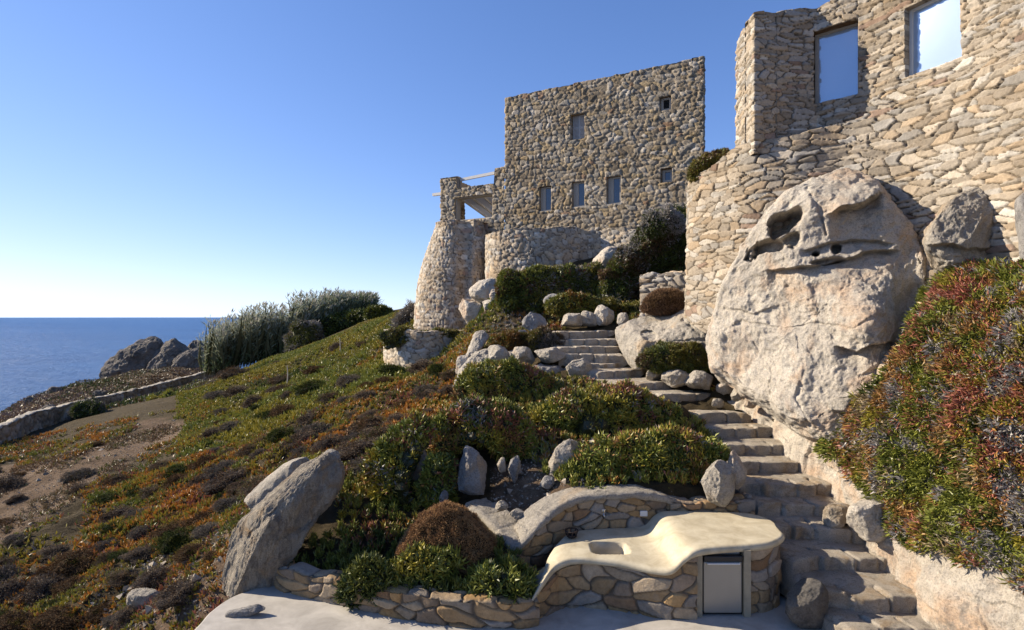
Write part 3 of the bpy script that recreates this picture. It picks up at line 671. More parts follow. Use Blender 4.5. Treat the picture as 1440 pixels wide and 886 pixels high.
for z in np.arange(c0 + .09, c1 - .06, .055):
    for (x0, x1) in ((a + .06, (a + b) / 2 - .035), ((a + b) / 2 + .035, b - .06)): fbox(sh, x0, x1, z, z + .04, .19, .215)
fbox(sh, a, b, c0, c1, .232, .24); under(house, sh.build('shutter', M['shutter']))
l = MB(); fbox(l, a - .14, b + .14, c1 + .02, c1 + .12, 0.0, .3); under(house, l.build('lintel', M['lintel']))

# wing with pergola window: wall carried on from the facade plane
WE, _, wp = hit(620, 300); wing = empty('house_wing', (wp[0], wp[1], 4.2))
tag(wing, 'low stone wing with a big square opening under a white pergola', 'house wing')
W0 = A + AB * WE; LW = -WE - 0.03
o0, o1 = hit(640, 290)[0] - WE, hit(693, 290)[0] - WE; oz0 = hit(666, 309)[1]; oz1 = hit(666, 275)[1]
p0 = hit(643, 250)[0] - WE; p1 = hit(696, 240)[0] - WE; zA = hit(630, 250)[1]; zM = hit(668, 262)[1]; zP = hit(703, 236)[1]
def wing_top(s):
    s = s - 2.2
    return np.where(s < 0, zA, np.where(s < p0, zA, np.where(s < p1, zM, zP)))
w, _ = stone_wall('wall', [W0 + NIN * 2.2, W0, W0 + AB * LW], 3.2, wing_top, 0.04, 0.25, 0.17, 0.06, 23, 'stones_far', PAL_HOUSE, holes=[(2.2 + o0, 2.2 + o1, oz0, oz1)],
                  joint=0.24, rd=0.38, dome=0.25, thick=0.45, back=0.25, topnoise=0.0)
under(wing, w)
fr = MB(); fw = .05
fbox(fr, o0, o0 + fw, oz0, oz1, .05, .4, W0); fbox(fr, o1 - fw, o1, oz0, oz1, .05, .4, W0); fbox(fr, o0 + fw, o1 - fw, oz0 - .01, oz0 + fw, .0, .4, W0); fbox(fr, o0 + fw, o1 - fw, oz1 - fw, oz1 + .02, .05, .4, W0)
under(wing, fr.build('opening_frame', M['frame']))
rl = MB(); za = hit(640, 252)[1]; zb = hit(697, 240)[1]
pa = np.array([*(W0 + AB * (p0 - .3) + NIN * .3), za]); pb = np.array([*(W0 + AB * (p1 + .1) + NIN * .3), zb]); dr = nrm(pb - pa)
rl.box((pa + pb) / 2, (np.linalg.norm(pb - pa), .09, .13), np.array([dr, [NIN[0], NIN[1], 0], np.cross(dr, [NIN[0], NIN[1], 0])])); under(wing, rl.build('rail', M['white']))
# pergola behind: white beams and planks running away from the wall
pg = MB(); zb = oz1 + 0.10; d2 = nrm(np.array([0.20, 1.0]))
e = np.array([hit(641, 278)[2][0], hit(641, 278)[2][1]])
ax2 = np.array([[d2[0], d2[1], 0], [-d2[1], d2[0], 0], [0, 0, 1]])
for k in range(5):
    q0 = e + AB * (0.62 * k) + NIN * .25; mid = q0 + d2 * 3.75; pg.box((mid[0], mid[1], zb - 0.03), (7.5, .06, .10), ax2)
for k in range(30):
    mid = e + AB * 1.25 + NIN * .25 + d2 * (0.15 + 0.25 * k); pg.box((mid[0], mid[1], zb + 0.045), (.11, 2.7, .03), ax2)
under(wing, pg.build('pergola', M['white']))
be = MB(); q = P(617, 273, 28.6); be.box(q, (0.7, .14, .13), AX); under(wing, be.build('beam_end', M['white']))

# rounded bastion under the wing
bast = empty('stone_bastion', (-3, 25.5, -1)); tag(bast, 'swelling round stone bastion bulging out beneath the wing', 'bastion')
bp = [(-3.0, 30.0), (-4.35, 28.6), (-4.58, 27.2), (-4.2, 26.1), (-3.35, 25.35), (-2.55, 25.15), (-2.1, 25.4), (-1.75, 25.2), (-1.35, 25.4), (-1.05, 26.0), (-0.9, 27.2)]
def bb(s, z):
    t = np.clip((z + 0.8) / 5.0, 0, 1); prof = -1.15 * t ** 3.2 - 0.15 * t; lift = np.exp(-((s - 2.5) / 2.2) ** 2) * 0.9 + 0.25
    return prof * np.clip(lift, 0, 1) + 0.10 * np.sin(s * 1.7 + 1) * (1 - t)
w, _ = stone_wall('wall', bp, -1.6, lambda s: 4.35 + 0 * s, 0.045, 0.23, 0.16, 0.055, 31, 'stones_far', PAL_PALE, batter=bb, joint=0.24, dome=0.25, thick=0.9, smoothpath=120, back=0.3); under(bast, w)
cw_ = empty('retaining_wall', (2, 22.5, 0.5)); tag(cw_, 'curved stone retaining wall directly under the tall house, behind the draped hedges', 'retaining wall')
cp = [(-0.3, 26.4), (-0.95, 25.2), (-1.08, 24.1), (-0.75, 23.2), (0.1, 22.6), (1.0, 22.35), (1.9, 22.4), (2.6, 22.75), (3.3, 22.9), (4.2, 22.3), (5.2, 21.6), (6.5, 20.9), (8.0, 20.2)]
def cwt(s): return np.interp(s, [0, 2.3, 3.5, 5, 6.5, 8, 9.5, 14], [3.1, 3.35, 3.45, 3.5, 3.55, 3.5, 3.4, 3.6]) + 0.05 * np.sin(s * 3)
w, _ = stone_wall('wall', cp, -0.6, cwt, 0.04, 0.26, 0.18, 0.06, 37, 'stones_far', PAL_PALE, joint=0.24, dome=0.25, thick=0.8, smoothpath=120, back=0.3); under(cw_, w)

# round low terrace wall left of the outcrop
rw = empty('planter_wall', (-4, 22, -1.9)); tag(rw, 'short round stone planter wall with green mats hanging over its rim', 'planter wall')
rp = [P(541, 470, 25.0)[:2], P(543, 470, 23.4)[:2], P(556, 470, 22.3)[:2], P(585, 470, 21.6)[:2], P(615, 470, 21.7)[:2], P(645, 470, 22.2)[:2], P(672, 470, 22.8)[:2]]
w, _ = stone_wall('wall', rp, -2.6, -0.55, 0.04, 0.30, 0.17, 0.06, 41, 'stones_far', PAL_PALE, smoothpath=60, thick=0.7, joint=.25); under(rw, w)
fl = slab('soil_fill', np.array([*[tuple(x) for x in rp], tuple(P(680, 470, 26.5)[:2]), tuple(P(560, 470, 27.5)[:2])])[::-1] * np.array([0.99, 1.012]), -0.57, 1.2, 'soil'); under(rw, fl)

# small wall right of the draped hedges, above the brown dome shrub
sw = empty('low_wall', (4.2, 16.8, 0.3)); tag(sw, 'short stretch of pale stone wall above the brown dome shrub', 'wall')
w, _ = stone_wall('wall', [P(900, 400, 17.4)[:2], P(980, 400, 16.6)[:2], P(1010, 400, 16.4)[:2]], 0.0, lambda s: 1.28 + .03 * s, 0.03, 0.30, 0.17, 0.07, 43, 'stones', PAL_PALE, joint=.2); under(sw, w)

# long low field wall toward the sea
fw_ = empty('field_wall', (-20, 38, -6.5)); tag(fw_, 'long low dry stone wall crossing the slope toward the sea', 'wall')
fp = [P(-190, 600, 24)[:2], P(-80, 600, 27)[:2], P(0, 600, 30)[:2], P(51, 580, 34.5)[:2], P(135, 561, 42)[:2], P(203, 546, 48)[:2], P(278, 527, 55)[:2], P(330, 520, 62)[:2]]
Lf = np.r_[0, np.cumsum(np.linalg.norm(np.diff(np.array(fp), axis=0), axis=1))]
zf = [-6.1, -6.0, -5.85, -5.78, -6.03, -6.0, -5.57, -5.2]
w, _ = stone_wall('wall', fp, lambda s: np.interp(s, Lf, zf) - 1.6, lambda s: np.interp(s, Lf, zf), 0.10, 0.5, 0.28, 0.10, 47, 'stones_far', PAL_HOUSE, smoothpath=0, thick=0.5, back=1.5, cap=(0.50, 0.45, 0.37)); under(fw_, w)

# ------------------------------------------------------------------ near right: retaining wall and upper house wall
nw = empty('retaining_wall', (5.5, 11, 0)); tag(nw, 'big sunlit dry stone retaining wall behind the huge boulder', 'retaining wall')
np_ = [(5.6, 15.2), (4.75, 14.5), (4.25, 13.6), (4.22, 12.9), (4.42, 12.1), (4.75, 11.35), (5.4, 10.92), (6.15, 10.55), (6.62, 10.0), (6.95, 9.35), (7.2, 8.6), (7.42, 7.6), (7.55, 6.4), (7.6, 5.0)]
pp = catmull(np_, 200); SL = np.r_[0, np.cumsum(np.linalg.norm(np.diff(pp, axis=0), axis=1))]
vt = np.interp(720 + pp[:, 0] / pp[:, 1] * F, [900, 977, 1000, 1035, 1066, 1155, 1221, 1300], [262, 252, 236, 208, 199, 183, 165, 150]); zt_ = (VH - vt) / F * pp[:, 1]
zt_ = np.where(pp[:, 1] > 13.2, 3.2, zt_); zt_ = np.where(pp[:, 1] < 10.3, 3.75, zt_)
w, _ = stone_wall('wall', np_, lambda s: np.interp(np.interp(s, SL, pp[:, 1]), [9.0, 10.2, 11.0, 12.2, 13.5], [-1.6, -1.2, -0.9, -0.4, 0.0]), lambda s: np.interp(s, SL, zt_), 0.017, 0.33, 0.105, 0.055, 53, 'stones', PAL_WARM, smoothpath=200, thick=0.6, joint=0.11, jit=0.95, warp=0.26,
                  batter=lambda s, z: 0.02 * np.clip(3.6 - z, 0, 6), back=0.4); under(nw, w)
uh = empty('stone_house', (6, 11, 3.6)); tag(uh, 'upper stone house corner at the top right with two large windows painted with sky reflection', 'house')
up = np.array([(5.9, 13.4), (4.86, 12.25), (4.755, 11.14), (5.50, 11.30), (6.05, 11.30), (6.65, 10.72), (6.98, 10.12), (7.34, 9.35), (7.62, 8.4), (7.8, 7.2), (7.9, 5.4)])
US = np.r_[0, np.cumsum(np.linalg.norm(np.diff(up, axis=0), axis=1))]
def s_at(u):
    uu = 720 + up[:, 0] / up[:, 1] * F; return np.interp(u, uu[2:], US[2:])
def pt_at(s): return np.array([np.interp(s, US, up[:, 0]), np.interp(s, US, up[:, 1])])
def z_at(u, v): return (VH - v) / F * pt_at(s_at(u))[1]
tops = [(1063, 19), (1090, 17), (1128, 14), (1177, 2), (1230, -14), (1300, -50), (1500, -160)]
zc = np.interp(np.linspace(0, US[-1], 200), [0, US[2]] + [s_at(u) for u, v in tops[1:]], [z_at(1063, 19)] * 2 + [z_at(u, v) for u, v in tops[1:]])
w1 = (s_at(1144), s_at(1208), z_at(1150, 146), z_at(1150, 44)); w2 = (s_at(1274), s_at(1355), z_at(1275, 109), z_at(1340, -18))
w, _ = stone_wall('wall', up, 3.2, lambda s: np.interp(s, np.linspace(0, US[-1], 200), zc), 0.017, 0.28, 0.085, 0.05, 59, 'stones', PAL_WARM, holes=[w1, w2], thick=0.45, joint=0.11, jit=0.95, warp=0.26, rd=0.26, back=3.0); under(uh, w)
for (s0, s1, z0, z1), gl in ((w1, 0), (w2, 1)):
    a = pt_at(s0); b = pt_at(s1); d = nrm(b - a); nin = np.array([-d[1], d[0]]); ax = np.array([[d[0], d[1], 0], [nin[0], nin[1], 0], [0, 0, 1]]); Lw = np.linalg.norm(b - a)
    window(uh, 0.0, Lw, z0, z1, d=0.10 if gl else 0.17, fw=0.045, glass='pane', A=a, ax=ax, lint=False, frame='white' if gl else 'frame')
    if not gl:
        l = MB(); fbox(l, -0.05, Lw + .02, z1 - 0.005, z1 + .06, 0.03, .3, a, ax); under(uh, l.build('lintel', M['lintel']))

# ------------------------------------------------------------------ rocks
GB = [(1000, 385, 12.5), (1038, 352, 12.0), (1060, 322, 11.6), (1078, 295, 11.3), (1110, 268, 10.9), (1150, 248, 10.7), (1192, 236, 10.4), (1228, 252, 10.2), (1262, 283, 10.0),
      (1300, 302, 9.9), (1312, 345, 9.8), (1305, 400, 9.8), (1294, 460, 9.7), (1275, 520, 9.5), (1250, 570, 9.5), (1215, 612, 9.4), (1175, 640, 9.6), (1135, 644, 9.9), (1098, 612, 10.6), (1064, 582, 11.2),
      (1032, 560, 11.8), (1005, 532, 12.2), (996, 480, 12.4), (990, 430, 12.6)]
GB = [(a_, b_, c_ - 0.35 - 0.25 * (a_ < 1110)) for a_, b_, c_ in GB]
rock('giant_boulder', GB, 10.4, 0.55, 1.6, 3, 'rock_warm',
     'giant pale boulder with an eye-like hollow, built into the retaining wall beside the steps', 'boulder', amp=0.10, size=0.9, fk=26, lo=0.88, hi=1.08, hard=0.75, nth=440, nph=230, center=(1150, 440, 10.4), power=0.6, ridged=0.55,
     ctrl=[(1222, 450, 30, -0.70), (1195, 268, 32, -0.25), (1180, 400, 40, -0.20), (1240, 325, 32, 0.25), (1205, 320, 22, 0.05), (1225, 520, 28, -0.25), (1284, 420, 18, 0.45), (1282, 375, 18, 0.2), (1274, 510, 20, 0.5), (1282, 350, 18, .15), (1130, 380, 35, -0.10), (1120, 520, 40, -.12), (1140, 290, 22, -.12)],
     holes=[(1100, 316, 27, 18, 0.8, -38), (1084, 344, 24, 11, 0.55, -14), (1112, 334, 18, 9, 0.3, -20), (1176, 349, 5, 5, 0.4), (1147, 357, 6, 4, 0.4), (1165, 367, 24, 4, 0.25, -6)],
     cracks=[([(1080, 380), (1110, 377), (1150, 372), (1190, 364), (1220, 352), (1262, 352)], 0, 0.20, 26), ([(1130, 352), (1165, 341), (1215, 336), (1256, 342)], 0, 0.14, 8), ([(1178, 488), (1205, 494), (1225, 484), (1264, 480)], 0, 0.26, 22),
             ([(1170, 300), (1185, 292), (1215, 286), (1238, 270)], 0, 0.34, 30), ([(1185, 560), (1215, 552), (1236, 560)], 0, 0.15, 12),
             ([(1135, 265), (1152, 292), (1162, 330)], 4, 0.10), ([(1210, 530), (1240, 516), (1262, 518)], 3, 0.05), ([(1010, 470), (1045, 452), (1100, 462), (1150, 455), (1200, 462), (1240, 440)], 2.5, 0.05), ([(1120, 470), (1132, 520), (1120, 560), (1140, 600)], 2.5, 0.05), ([(1060, 480), (1085, 520), (1082, 570)], 2, 0.04), ([(1010, 430), (1060, 440), (1090, 430)], 0, 0.05, 20)])
rock('boulder', [(1300, 352), (1304, 322), (1330, 288), (1362, 266), (1398, 268), (1422, 290), (1432, 340), (1424, 392), (1370, 402), (1322, 398)], 8.75, 0.40, 0.8, 8, 'rock',
     'rounded square boulder high against the wall above the hanging succulents', 'boulder', amp=0.06, size=0.5, fk=12, nth=200, nph=80, ctrl=[(1350, 320, 30, -0.15), (1412, 340, 16, .25)], cracks=[([(1304, 345), (1340, 342), (1360, 350), (1425, 348)], 0, 0.16, 14)])
rock('boulder', [(1432, 290), (1455, 262), (1490, 270), (1500, 340), (1480, 400), (1440, 400)], 7.9, 0.3, 0.8, 9, 'rock_grey', 'dark boulder cut off by the right edge, beside the rounded square boulder', 'boulder', nth=80, nph=30)

# outcrop along the right side of the steps
CG = [[(1560, 1010, 5.2), (1580, 900, 5.3), (1600, 760, 5.5), (1620, 560, 5.8), (1640, 350, 6.6)],
      [(1400, 930, 6.15), (1450, 850, 6.0), (1490, 720, 6.1), (1520, 540, 6.4), (1540, 362, 7.1)],
      [(1322, 890, 6.85), (1362, 810, 6.6), (1415, 700, 6.6), (1440, 520, 6.9), (1460, 370, 7.6)],
      [(1262, 800, 7.8), (1296, 748, 7.4), (1345, 650, 7.2), (1375, 500, 7.4), (1400, 372, 8.1)],
      [(1205, 722, 8.8), (1236, 682, 8.3), (1272, 600, 8.0), (1308, 480, 8.1), (1338, 380, 8.8)],
      [(1146, 655, 9.9), (1178, 628, 9.3), (1210, 580, 8.9), (1245, 520, 8.8), (1292, 440, 9.4)],
      [(1108, 620, 10.7), (1135, 610, 10.2), (1165, 590, 9.9), (1195, 560, 9.8), (1240, 520, 10.0)],
      [(1066, 585, 11.8), (1090, 575, 11.6), (1110, 560, 11.5), (1130, 545, 11.6), (1150, 530, 11.8)],
      [(1000, 552, 13.0), (1020, 545, 13.0), (1040, 540, 12.9), (1050, 530, 12.9), (1060, 520, 13.0)]]
CG = np.array(CG, float); CP = P(CG[..., 0], CG[..., 1], CG[..., 2])
def surf(CP, n, m):
    a = np.stack([catmull(CP[:, j], n) for j in range(CP.shape[1])], 1); return np.stack([catmull(a[i], m) for i in range(n)], 0)
OG = surf(CP, 330, 170); nn = grid_normals(OG); nn = nn * np.sign(np.sum(nn * -OG, -1).mean())
q = OG / 0.7; dd = fbm(q, 6, 5) * 0.13 + 0.10 * (0.3 - np.abs(fbm(q * 1.4 + 3, 5, 8)) * 1.8); blocks = noise(np.floor(OG * np.array([2.2, 2.0, 3.5]) + 0.8 * fbm(q, 3, 4)[..., None]), 6)
OG2 = OG + nn * (dd + 0.035 * blocks)[..., None]
skirt = OG2[:, -1:] + np.array([0.3, 0.5, 0.0]) * np.linspace(0.3, 1.5, 4)[None, :, None]; low = OG2[:, :1] - np.array([0.1, 0, 1.0]) * np.linspace(0.8, 0.15, 4)[None, :, None]
OG3 = np.concatenate([low, OG2, skirt], 1)
o = grid_obj('rock_outcrop', OG3, 'rock_warm', wrap_cols=False); tag(o, 'steep orange and cream rock outcrop rising along the right side of the steps', 'rock outcrop')

# foreground leaning slab
rock('leaning_rock', [(308, 838, 8.25), (308, 790, 8.3), (318, 764, 8.4), (350, 728, 8.6), (400, 680, 8.9), (440, 650, 9.1), (462, 637, 9.2), (478, 648, 9.2), (484, 668, 9.1), (476, 695, 9.0), (456, 720, 8.9), (436, 745, 8.7), (420, 775, 8.6),
      (402, 805, 8.45), (392, 828, 8.35), (355, 845, 8.15)], 8.6, 0.34, 0.55, 12, 'rock_strata', 'big striped slab of rock leaning up at the left edge of the cement terrace', 'rock', amp=0.045, size=0.45, fk=0, nth=300, nph=130,
     center=(385, 765, 8.55), power=0.45, planes=[((-.62, -.70, .30), .42), ((.45, -.86, -.2), .34), ((-.62, .1, .78), .62)], ctrl=[(350, 790, 20, -0.26), (372, 745, 15, -0.20), (405, 705, 15, -0.16), (440, 668, 14, -0.10), (392, 800, 20, 0.22), (440, 720, 18, 0.2), (415, 755, 18, .2)], stretch=(1.8, 1.8, 0.7), ridged=0.5,
     cracks=[([(345, 760), (380, 725), (430, 680), (470, 650)], 5, 0.05), ([(372, 835), (376, 790), (400, 750)], 4, 0.03)])
rock('capstone', [(455, 646), (456, 637), (464, 632), (475, 635), (481, 644), (474, 651), (462, 651)], 9.15, 0.08, 0.12, 14, 'rock', 'small loose stone perched on the tip of the leaning striped slab', 'rock', nth=60, nph=20, amp=0.01, size=.1)
rock('boulder', [(340, 742), (338, 715), (350, 700), (380, 672), (410, 650), (448, 643), (458, 660), (440, 690), (400, 720), (372, 748)], 9.9, 0.25, 0.6, 16, 'rock', 'smooth pale boulder tucked behind the leaning striped slab', 'boulder', amp=0.04, size=.6, nth=140, nph=50, cracks=[([(350, 735), (390, 700), (430, 672)], 4, 0.06)])
qrock('flat_rock', (181, 829, 226, 862), 9.35, 21, 'small pale rock lying alone on the lower left slope', 'rock', depth=.2)
rock('embedded_rock', [(313, 875), (318, 864), (340, 856), (362, 852), (374, 856), (360, 864), (338, 874), (320, 878)], 7.62, 0.06, 0.12, 22, 'rock_grey', 'flat dark rock let into the pale cement terrace', 'rock', amp=0.02, size=.2, nth=70, nph=22)

# rocks set in the planted mound
for (name, box, Yd, sd, lab, mt) in [
    ('standing_rock', (640, 630, 686, 708), 9.75, 31, 'tall grey standing rock in the middle of the planted mound', 'rock_grey'),
    ('standing_rock', (572, 612, 604, 678), 10.1, 32, 'narrow grey rock half buried in green succulents left of the tall standing rock', 'rock_grey'),
    ('rock', (600, 596, 630, 634), 10.7, 33, 'grey rock peeping out at the top of the left succulent mound', 'rock_grey'),
    ('rock', (617, 690, 630, 710), 9.6, 34, 'little grey stone at the lower left foot of the tall standing rock', 'rock_grey'),
    ('rock', (699, 645, 713, 666), 10.15, 35, 'small pale stone just right of the tall standing rock', 'rock'),
    ('pointed_rock', (713, 640, 734, 682), 10.0, 36, 'thin pointed grey stone standing in the soil hollow', 'rock_grey'),
    ('boulder', (768, 617, 820, 678), 9.95, 37, 'white boulder poking from the succulents above the arched coping', 'rock'),
    ('rock', (760, 671, 781, 690), 9.5, 38, 'grey stone on the soil near the foot of the white boulder', 'rock_grey'),
    ('pebble', (695, 705, 716, 718), 9.0, 39, 'pale rounded stone lying on the brown soil hollow', 'rock'),
    ('pebble', (718, 717, 739, 732), 8.85, 40, 'flat brownish stone right of the pale rounded one on the soil', 'rock'),
    ('boulder', (984, 649, 1034, 714), 8.95, 41, 'grey squared boulder at the back right corner of the bar counter', 'rock'),
    ('boulder', (1022, 634, 1048, 696), 9.35, 42, 'slim tall boulder between the squared boulder and the steps', 'rock_warm'),
    ('rock', (818, 616, 858, 632), 10.9, 43, 'flat pale stone in the succulents above the white boulder', 'rock'),
    ('boulder', (733, 437, 768, 472), 17.4, 44, 'rounded grey boulder on the red and green slope left of the top steps', 'rock_grey'),
    ('rock', (765, 414, 796, 446), 19.0, 45, 'slanting grey rock beneath the left end of the draped hedge', 'rock_grey'),
    ('rock', (788, 438, 818, 462), 17.4, 46, 'grey rock at the top left of the steps', 'rock'),
    ('rock', (815, 436, 842, 462), 17.6, 47, 'pale block in the low bank above the top step', 'rock'),
    ('rock', (836, 430, 866, 458), 17.5, 48, 'brownish block in the low bank above the top step, nearest the big round rock', 'rock_warm'),
    ('rock', (722, 462, 742, 480), 17.0, 49, 'bluish stone below the rounded grey boulder', 'rock_grey'),
    ('boulder', (644, 418, 682, 456), 22.6, 50, 'pinkish boulder at the foot of the bastion, lowest of the pile', 'rock_warm'),
    ('boulder', (662, 388, 704, 430), 22.4, 51, 'tilted pinkish boulder on top of the pile at the bastion foot', 'rock_warm'),
    ('boulder', (684, 404, 712, 428), 22.0, 52, 'small brownish boulder at the right of the pile by the bastion', 'rock_warm'),
    ('boulder', (676, 422, 704, 440), 21.6, 53, 'half hidden pinkish boulder at the front of the pile by the bastion', 'rock_warm'),
    ('boulder', (830, 348, 878, 384), 21.4, 54, 'smooth pinkish rock face below the tall house', 'rock_warm'),
    ('boulder', (868, 346, 900, 384), 21.2, 55, 'grey slanted rock beside the smooth pinkish rock face', 'rock'),
    ('rock', (790, 504, 830, 532), 14.6, 56, 'pale rock at the left end of the middle steps', 'rock'),
    ('rock', (738, 512, 792, 538), 15.0, 57, 'dark grey rock below the pale curb stones', 'rock_grey'),
    ('boulder', (1108, 812, 1162, 900), 7.4, 58, 'rounded boulder with painted shade between the bar pillar and the lowest steps', 'rock_shaded'),
    ('rock', (640, 500, 664, 530), 16.5, 59, 'small pinkish rock at the upper left of the long pale outcrop', 'rock_warm'),
    ('rock', (1008, 536, 1030, 556), 12.7, 60, 'pale cobble at the foot of the giant boulder, nearest the landing', 'rock_warm'),
    ('rock', (1028, 545, 1048, 566), 12.2, 61, 'rounded cobble below the dark notch of the giant boulder', 'rock'),
    ('rock', (1046, 558, 1064, 576), 11.8, 62, 'small cobble wedged by the steps under the giant boulder', 'rock_warm'),
    ('rock', (1000, 560, 1018, 574), 12.3, 63, 'flat cobble at the right edge of the landing', 'rock'),
    ('rock', (866, 440, 886, 462), 16.9, 64, 'small block at the upper right end of the top step', 'rock'),
    ('rock', (1168, 556, 1212, 585), 9.1, 65, 'grey rock lump at the upper left of the hanging succulents', 'rock'),
    ('rock', (1212, 735, 1238, 752), 8.2, 66, 'small white stone on the right edge of the steps', 'rock'),
    ('rock', (930, 520, 972, 545), 13.3, 69, 'pale kerb rock in front of the olive green shrub beside the steps', 'rock'),
    ('rock', (965, 522, 1006, 550), 12.95, 70, 'kerb rock between the olive green shrub and the giant boulder', 'rock'),
    ('rock', (905, 516, 936, 534), 13.9, 75, 'flat kerb rock at the left end of the olive green shrub', 'rock'),
    ('rock', (1156, 708, 1198, 744), 8.74, 76, 'low kerb stone filling the corner at the right end of the shaded steps', 'step'),
    ('rock', (1196, 700, 1266, 768), 8.25, 68, 'warm coloured rock wedged between the middle of the lower steps and the outcrop', 'rock_warm'),
    ('rock', (546, 488, 566, 500), 23.5, 67, 'pale flat stone on the slope by the round planter wall', 'rock')]:
    qrock(name, box, Yd, sd, lab, mt)
rock('big_rock', [(864, 462, 15.6), (884, 446, 15.9), (915, 438, 16.0), (945, 436, 15.8), (975, 428, 15.4), (1000, 440, 14.6), (1006, 470, 14.0), (1003, 496, 13.8), (960, 500, 14.2), (925, 508, 14.4), (896, 520, 14.5), (880, 505, 14.9), (868, 485, 15.3)], 14.9, 0.6, 1.0, 71, 'rock',
     'big rounded pale rock with a hollow knob on the right of the top steps', 'boulder', amp=0.07, size=0.8, fk=6, nth=200, nph=80, ctrl=[(900, 482, 12, -0.3), (960, 455, 30, -.2)], holes=[(912, 470, 13, 7, 0.16, 20)], cracks=[([(905, 500), (950, 482), (1000, 478)], 4, 0.15), ([(960, 450), (985, 468)], 4, .12)])
rock('long_outcrop', [(690, 490, 16.4), (735, 492, 16.2), (745, 502, 16.0), (700, 512, 15.8), (668, 528, 15.4), (650, 552, 14.9), (640, 556, 14.8), (642, 530, 15.4), (655, 510, 15.9), (672, 495, 16.3)], 15.7, 0.25, 0.7, 73, 'rock', 'long pale tongue of rock running down the slope from the curb stones', 'rock', amp=0.08, size=0.5, fk=5, nth=140, nph=50, center=(682, 512, 15.8), ridged=1.0)
rock('rock_spur', [(668, 470, 17.5), (684, 460, 17.8), (690, 470, 17.6), (675, 492, 17), (660, 505, 16.8), (655, 500, 16.9)], 17.2, 0.2, 0.5, 74, 'rock', 'narrow pale rock spur above the long tongue of rock', 'rock', amp=0.05, size=0.4, fk=5, nth=80, nph=30)
rs = np.random.RandomState(5)
cuts = [686, 716, 752, 792]
for k, lab in enumerate(['leftmost pale curb stone of three left of the middle steps', 'middle long curb stone left of the middle steps', 'curb stone touching the left end of the middle steps']):
    qrock('curb_stone', (cuts[k] - 1, 486 + k, cuts[k + 1] + 1, 512), 15.4 - .15 * k, 80 + k, lab, 'rock', 'pale curb stones left of the middle steps', depth=.35)
# coastal rocks
for k, (pts, Yd, lab) in enumerate([
    ([(143, 532), (150, 510), (172, 492), (200, 478), (226, 472), (228, 490), (214, 512), (200, 530), (170, 540)], 78, 'largest smooth grey headland rock, at the left of the group by the sea'),
    ([(203, 532), (212, 505), (228, 484), (246, 472), (262, 474), (270, 492), (256, 515), (236, 528)], 76, 'tilted grey headland rock in the middle of the group by the sea'),
    ([(238, 522), (246, 502), (262, 492), (284, 486), (296, 494), (300, 514), (270, 526)], 74, 'craggy grey headland rock just left of the reeds'),
    ([(196, 484), (206, 474), (220, 471), (230, 480), (222, 492), (205, 494)], 82, 'knob of rock behind the largest headland rock'),
    ([(262, 494), (268, 478), (275, 475), (290, 480), (300, 478), (304, 500), (280, 506)], 80, 'far jagged rock touching the reeds'),
    ([(60, 560), (66, 546), (78, 540), (90, 546), (90, 560)], 62, 'small dark rock on the coast edge, left of the headland'),
    ([(86, 556), (94, 544), (104, 537), (114, 546), (112, 560)], 64, 'peaked coast rock, right of the small dark one'),
    ([(34, 566), (38, 556), (46, 556), (50, 568)], 58, 'tiny coast rock nearest the left edge'),
    ([(50, 584), (56, 572), (74, 566), (80, 574), (66, 584)], 44, 'low rounded boulder just beyond the field wall'),
    ([(130, 552), (136, 546), (150, 548), (146, 556)], 56, 'pale stone on the scrub between field wall and headland'),
    ([(160, 545), (170, 530), (190, 528), (200, 540), (186, 550)], 70, 'broken rock at the foot of the headland')]):
    o_ = [(a, b + 3) for a, b in pts]; w = (max(p[0] for p in pts) - min(p[0] for p in pts)) * Yd / F
    rock('coast_rock', o_, Yd, w * 0.25, w * 0.4, 100 + k, 'rock_far', lab, 'rock', 'rocks on the coast', amp=w * 0.06, size=w * 0.35, fk=8, nth=110, nph=44, ridged=1.0)

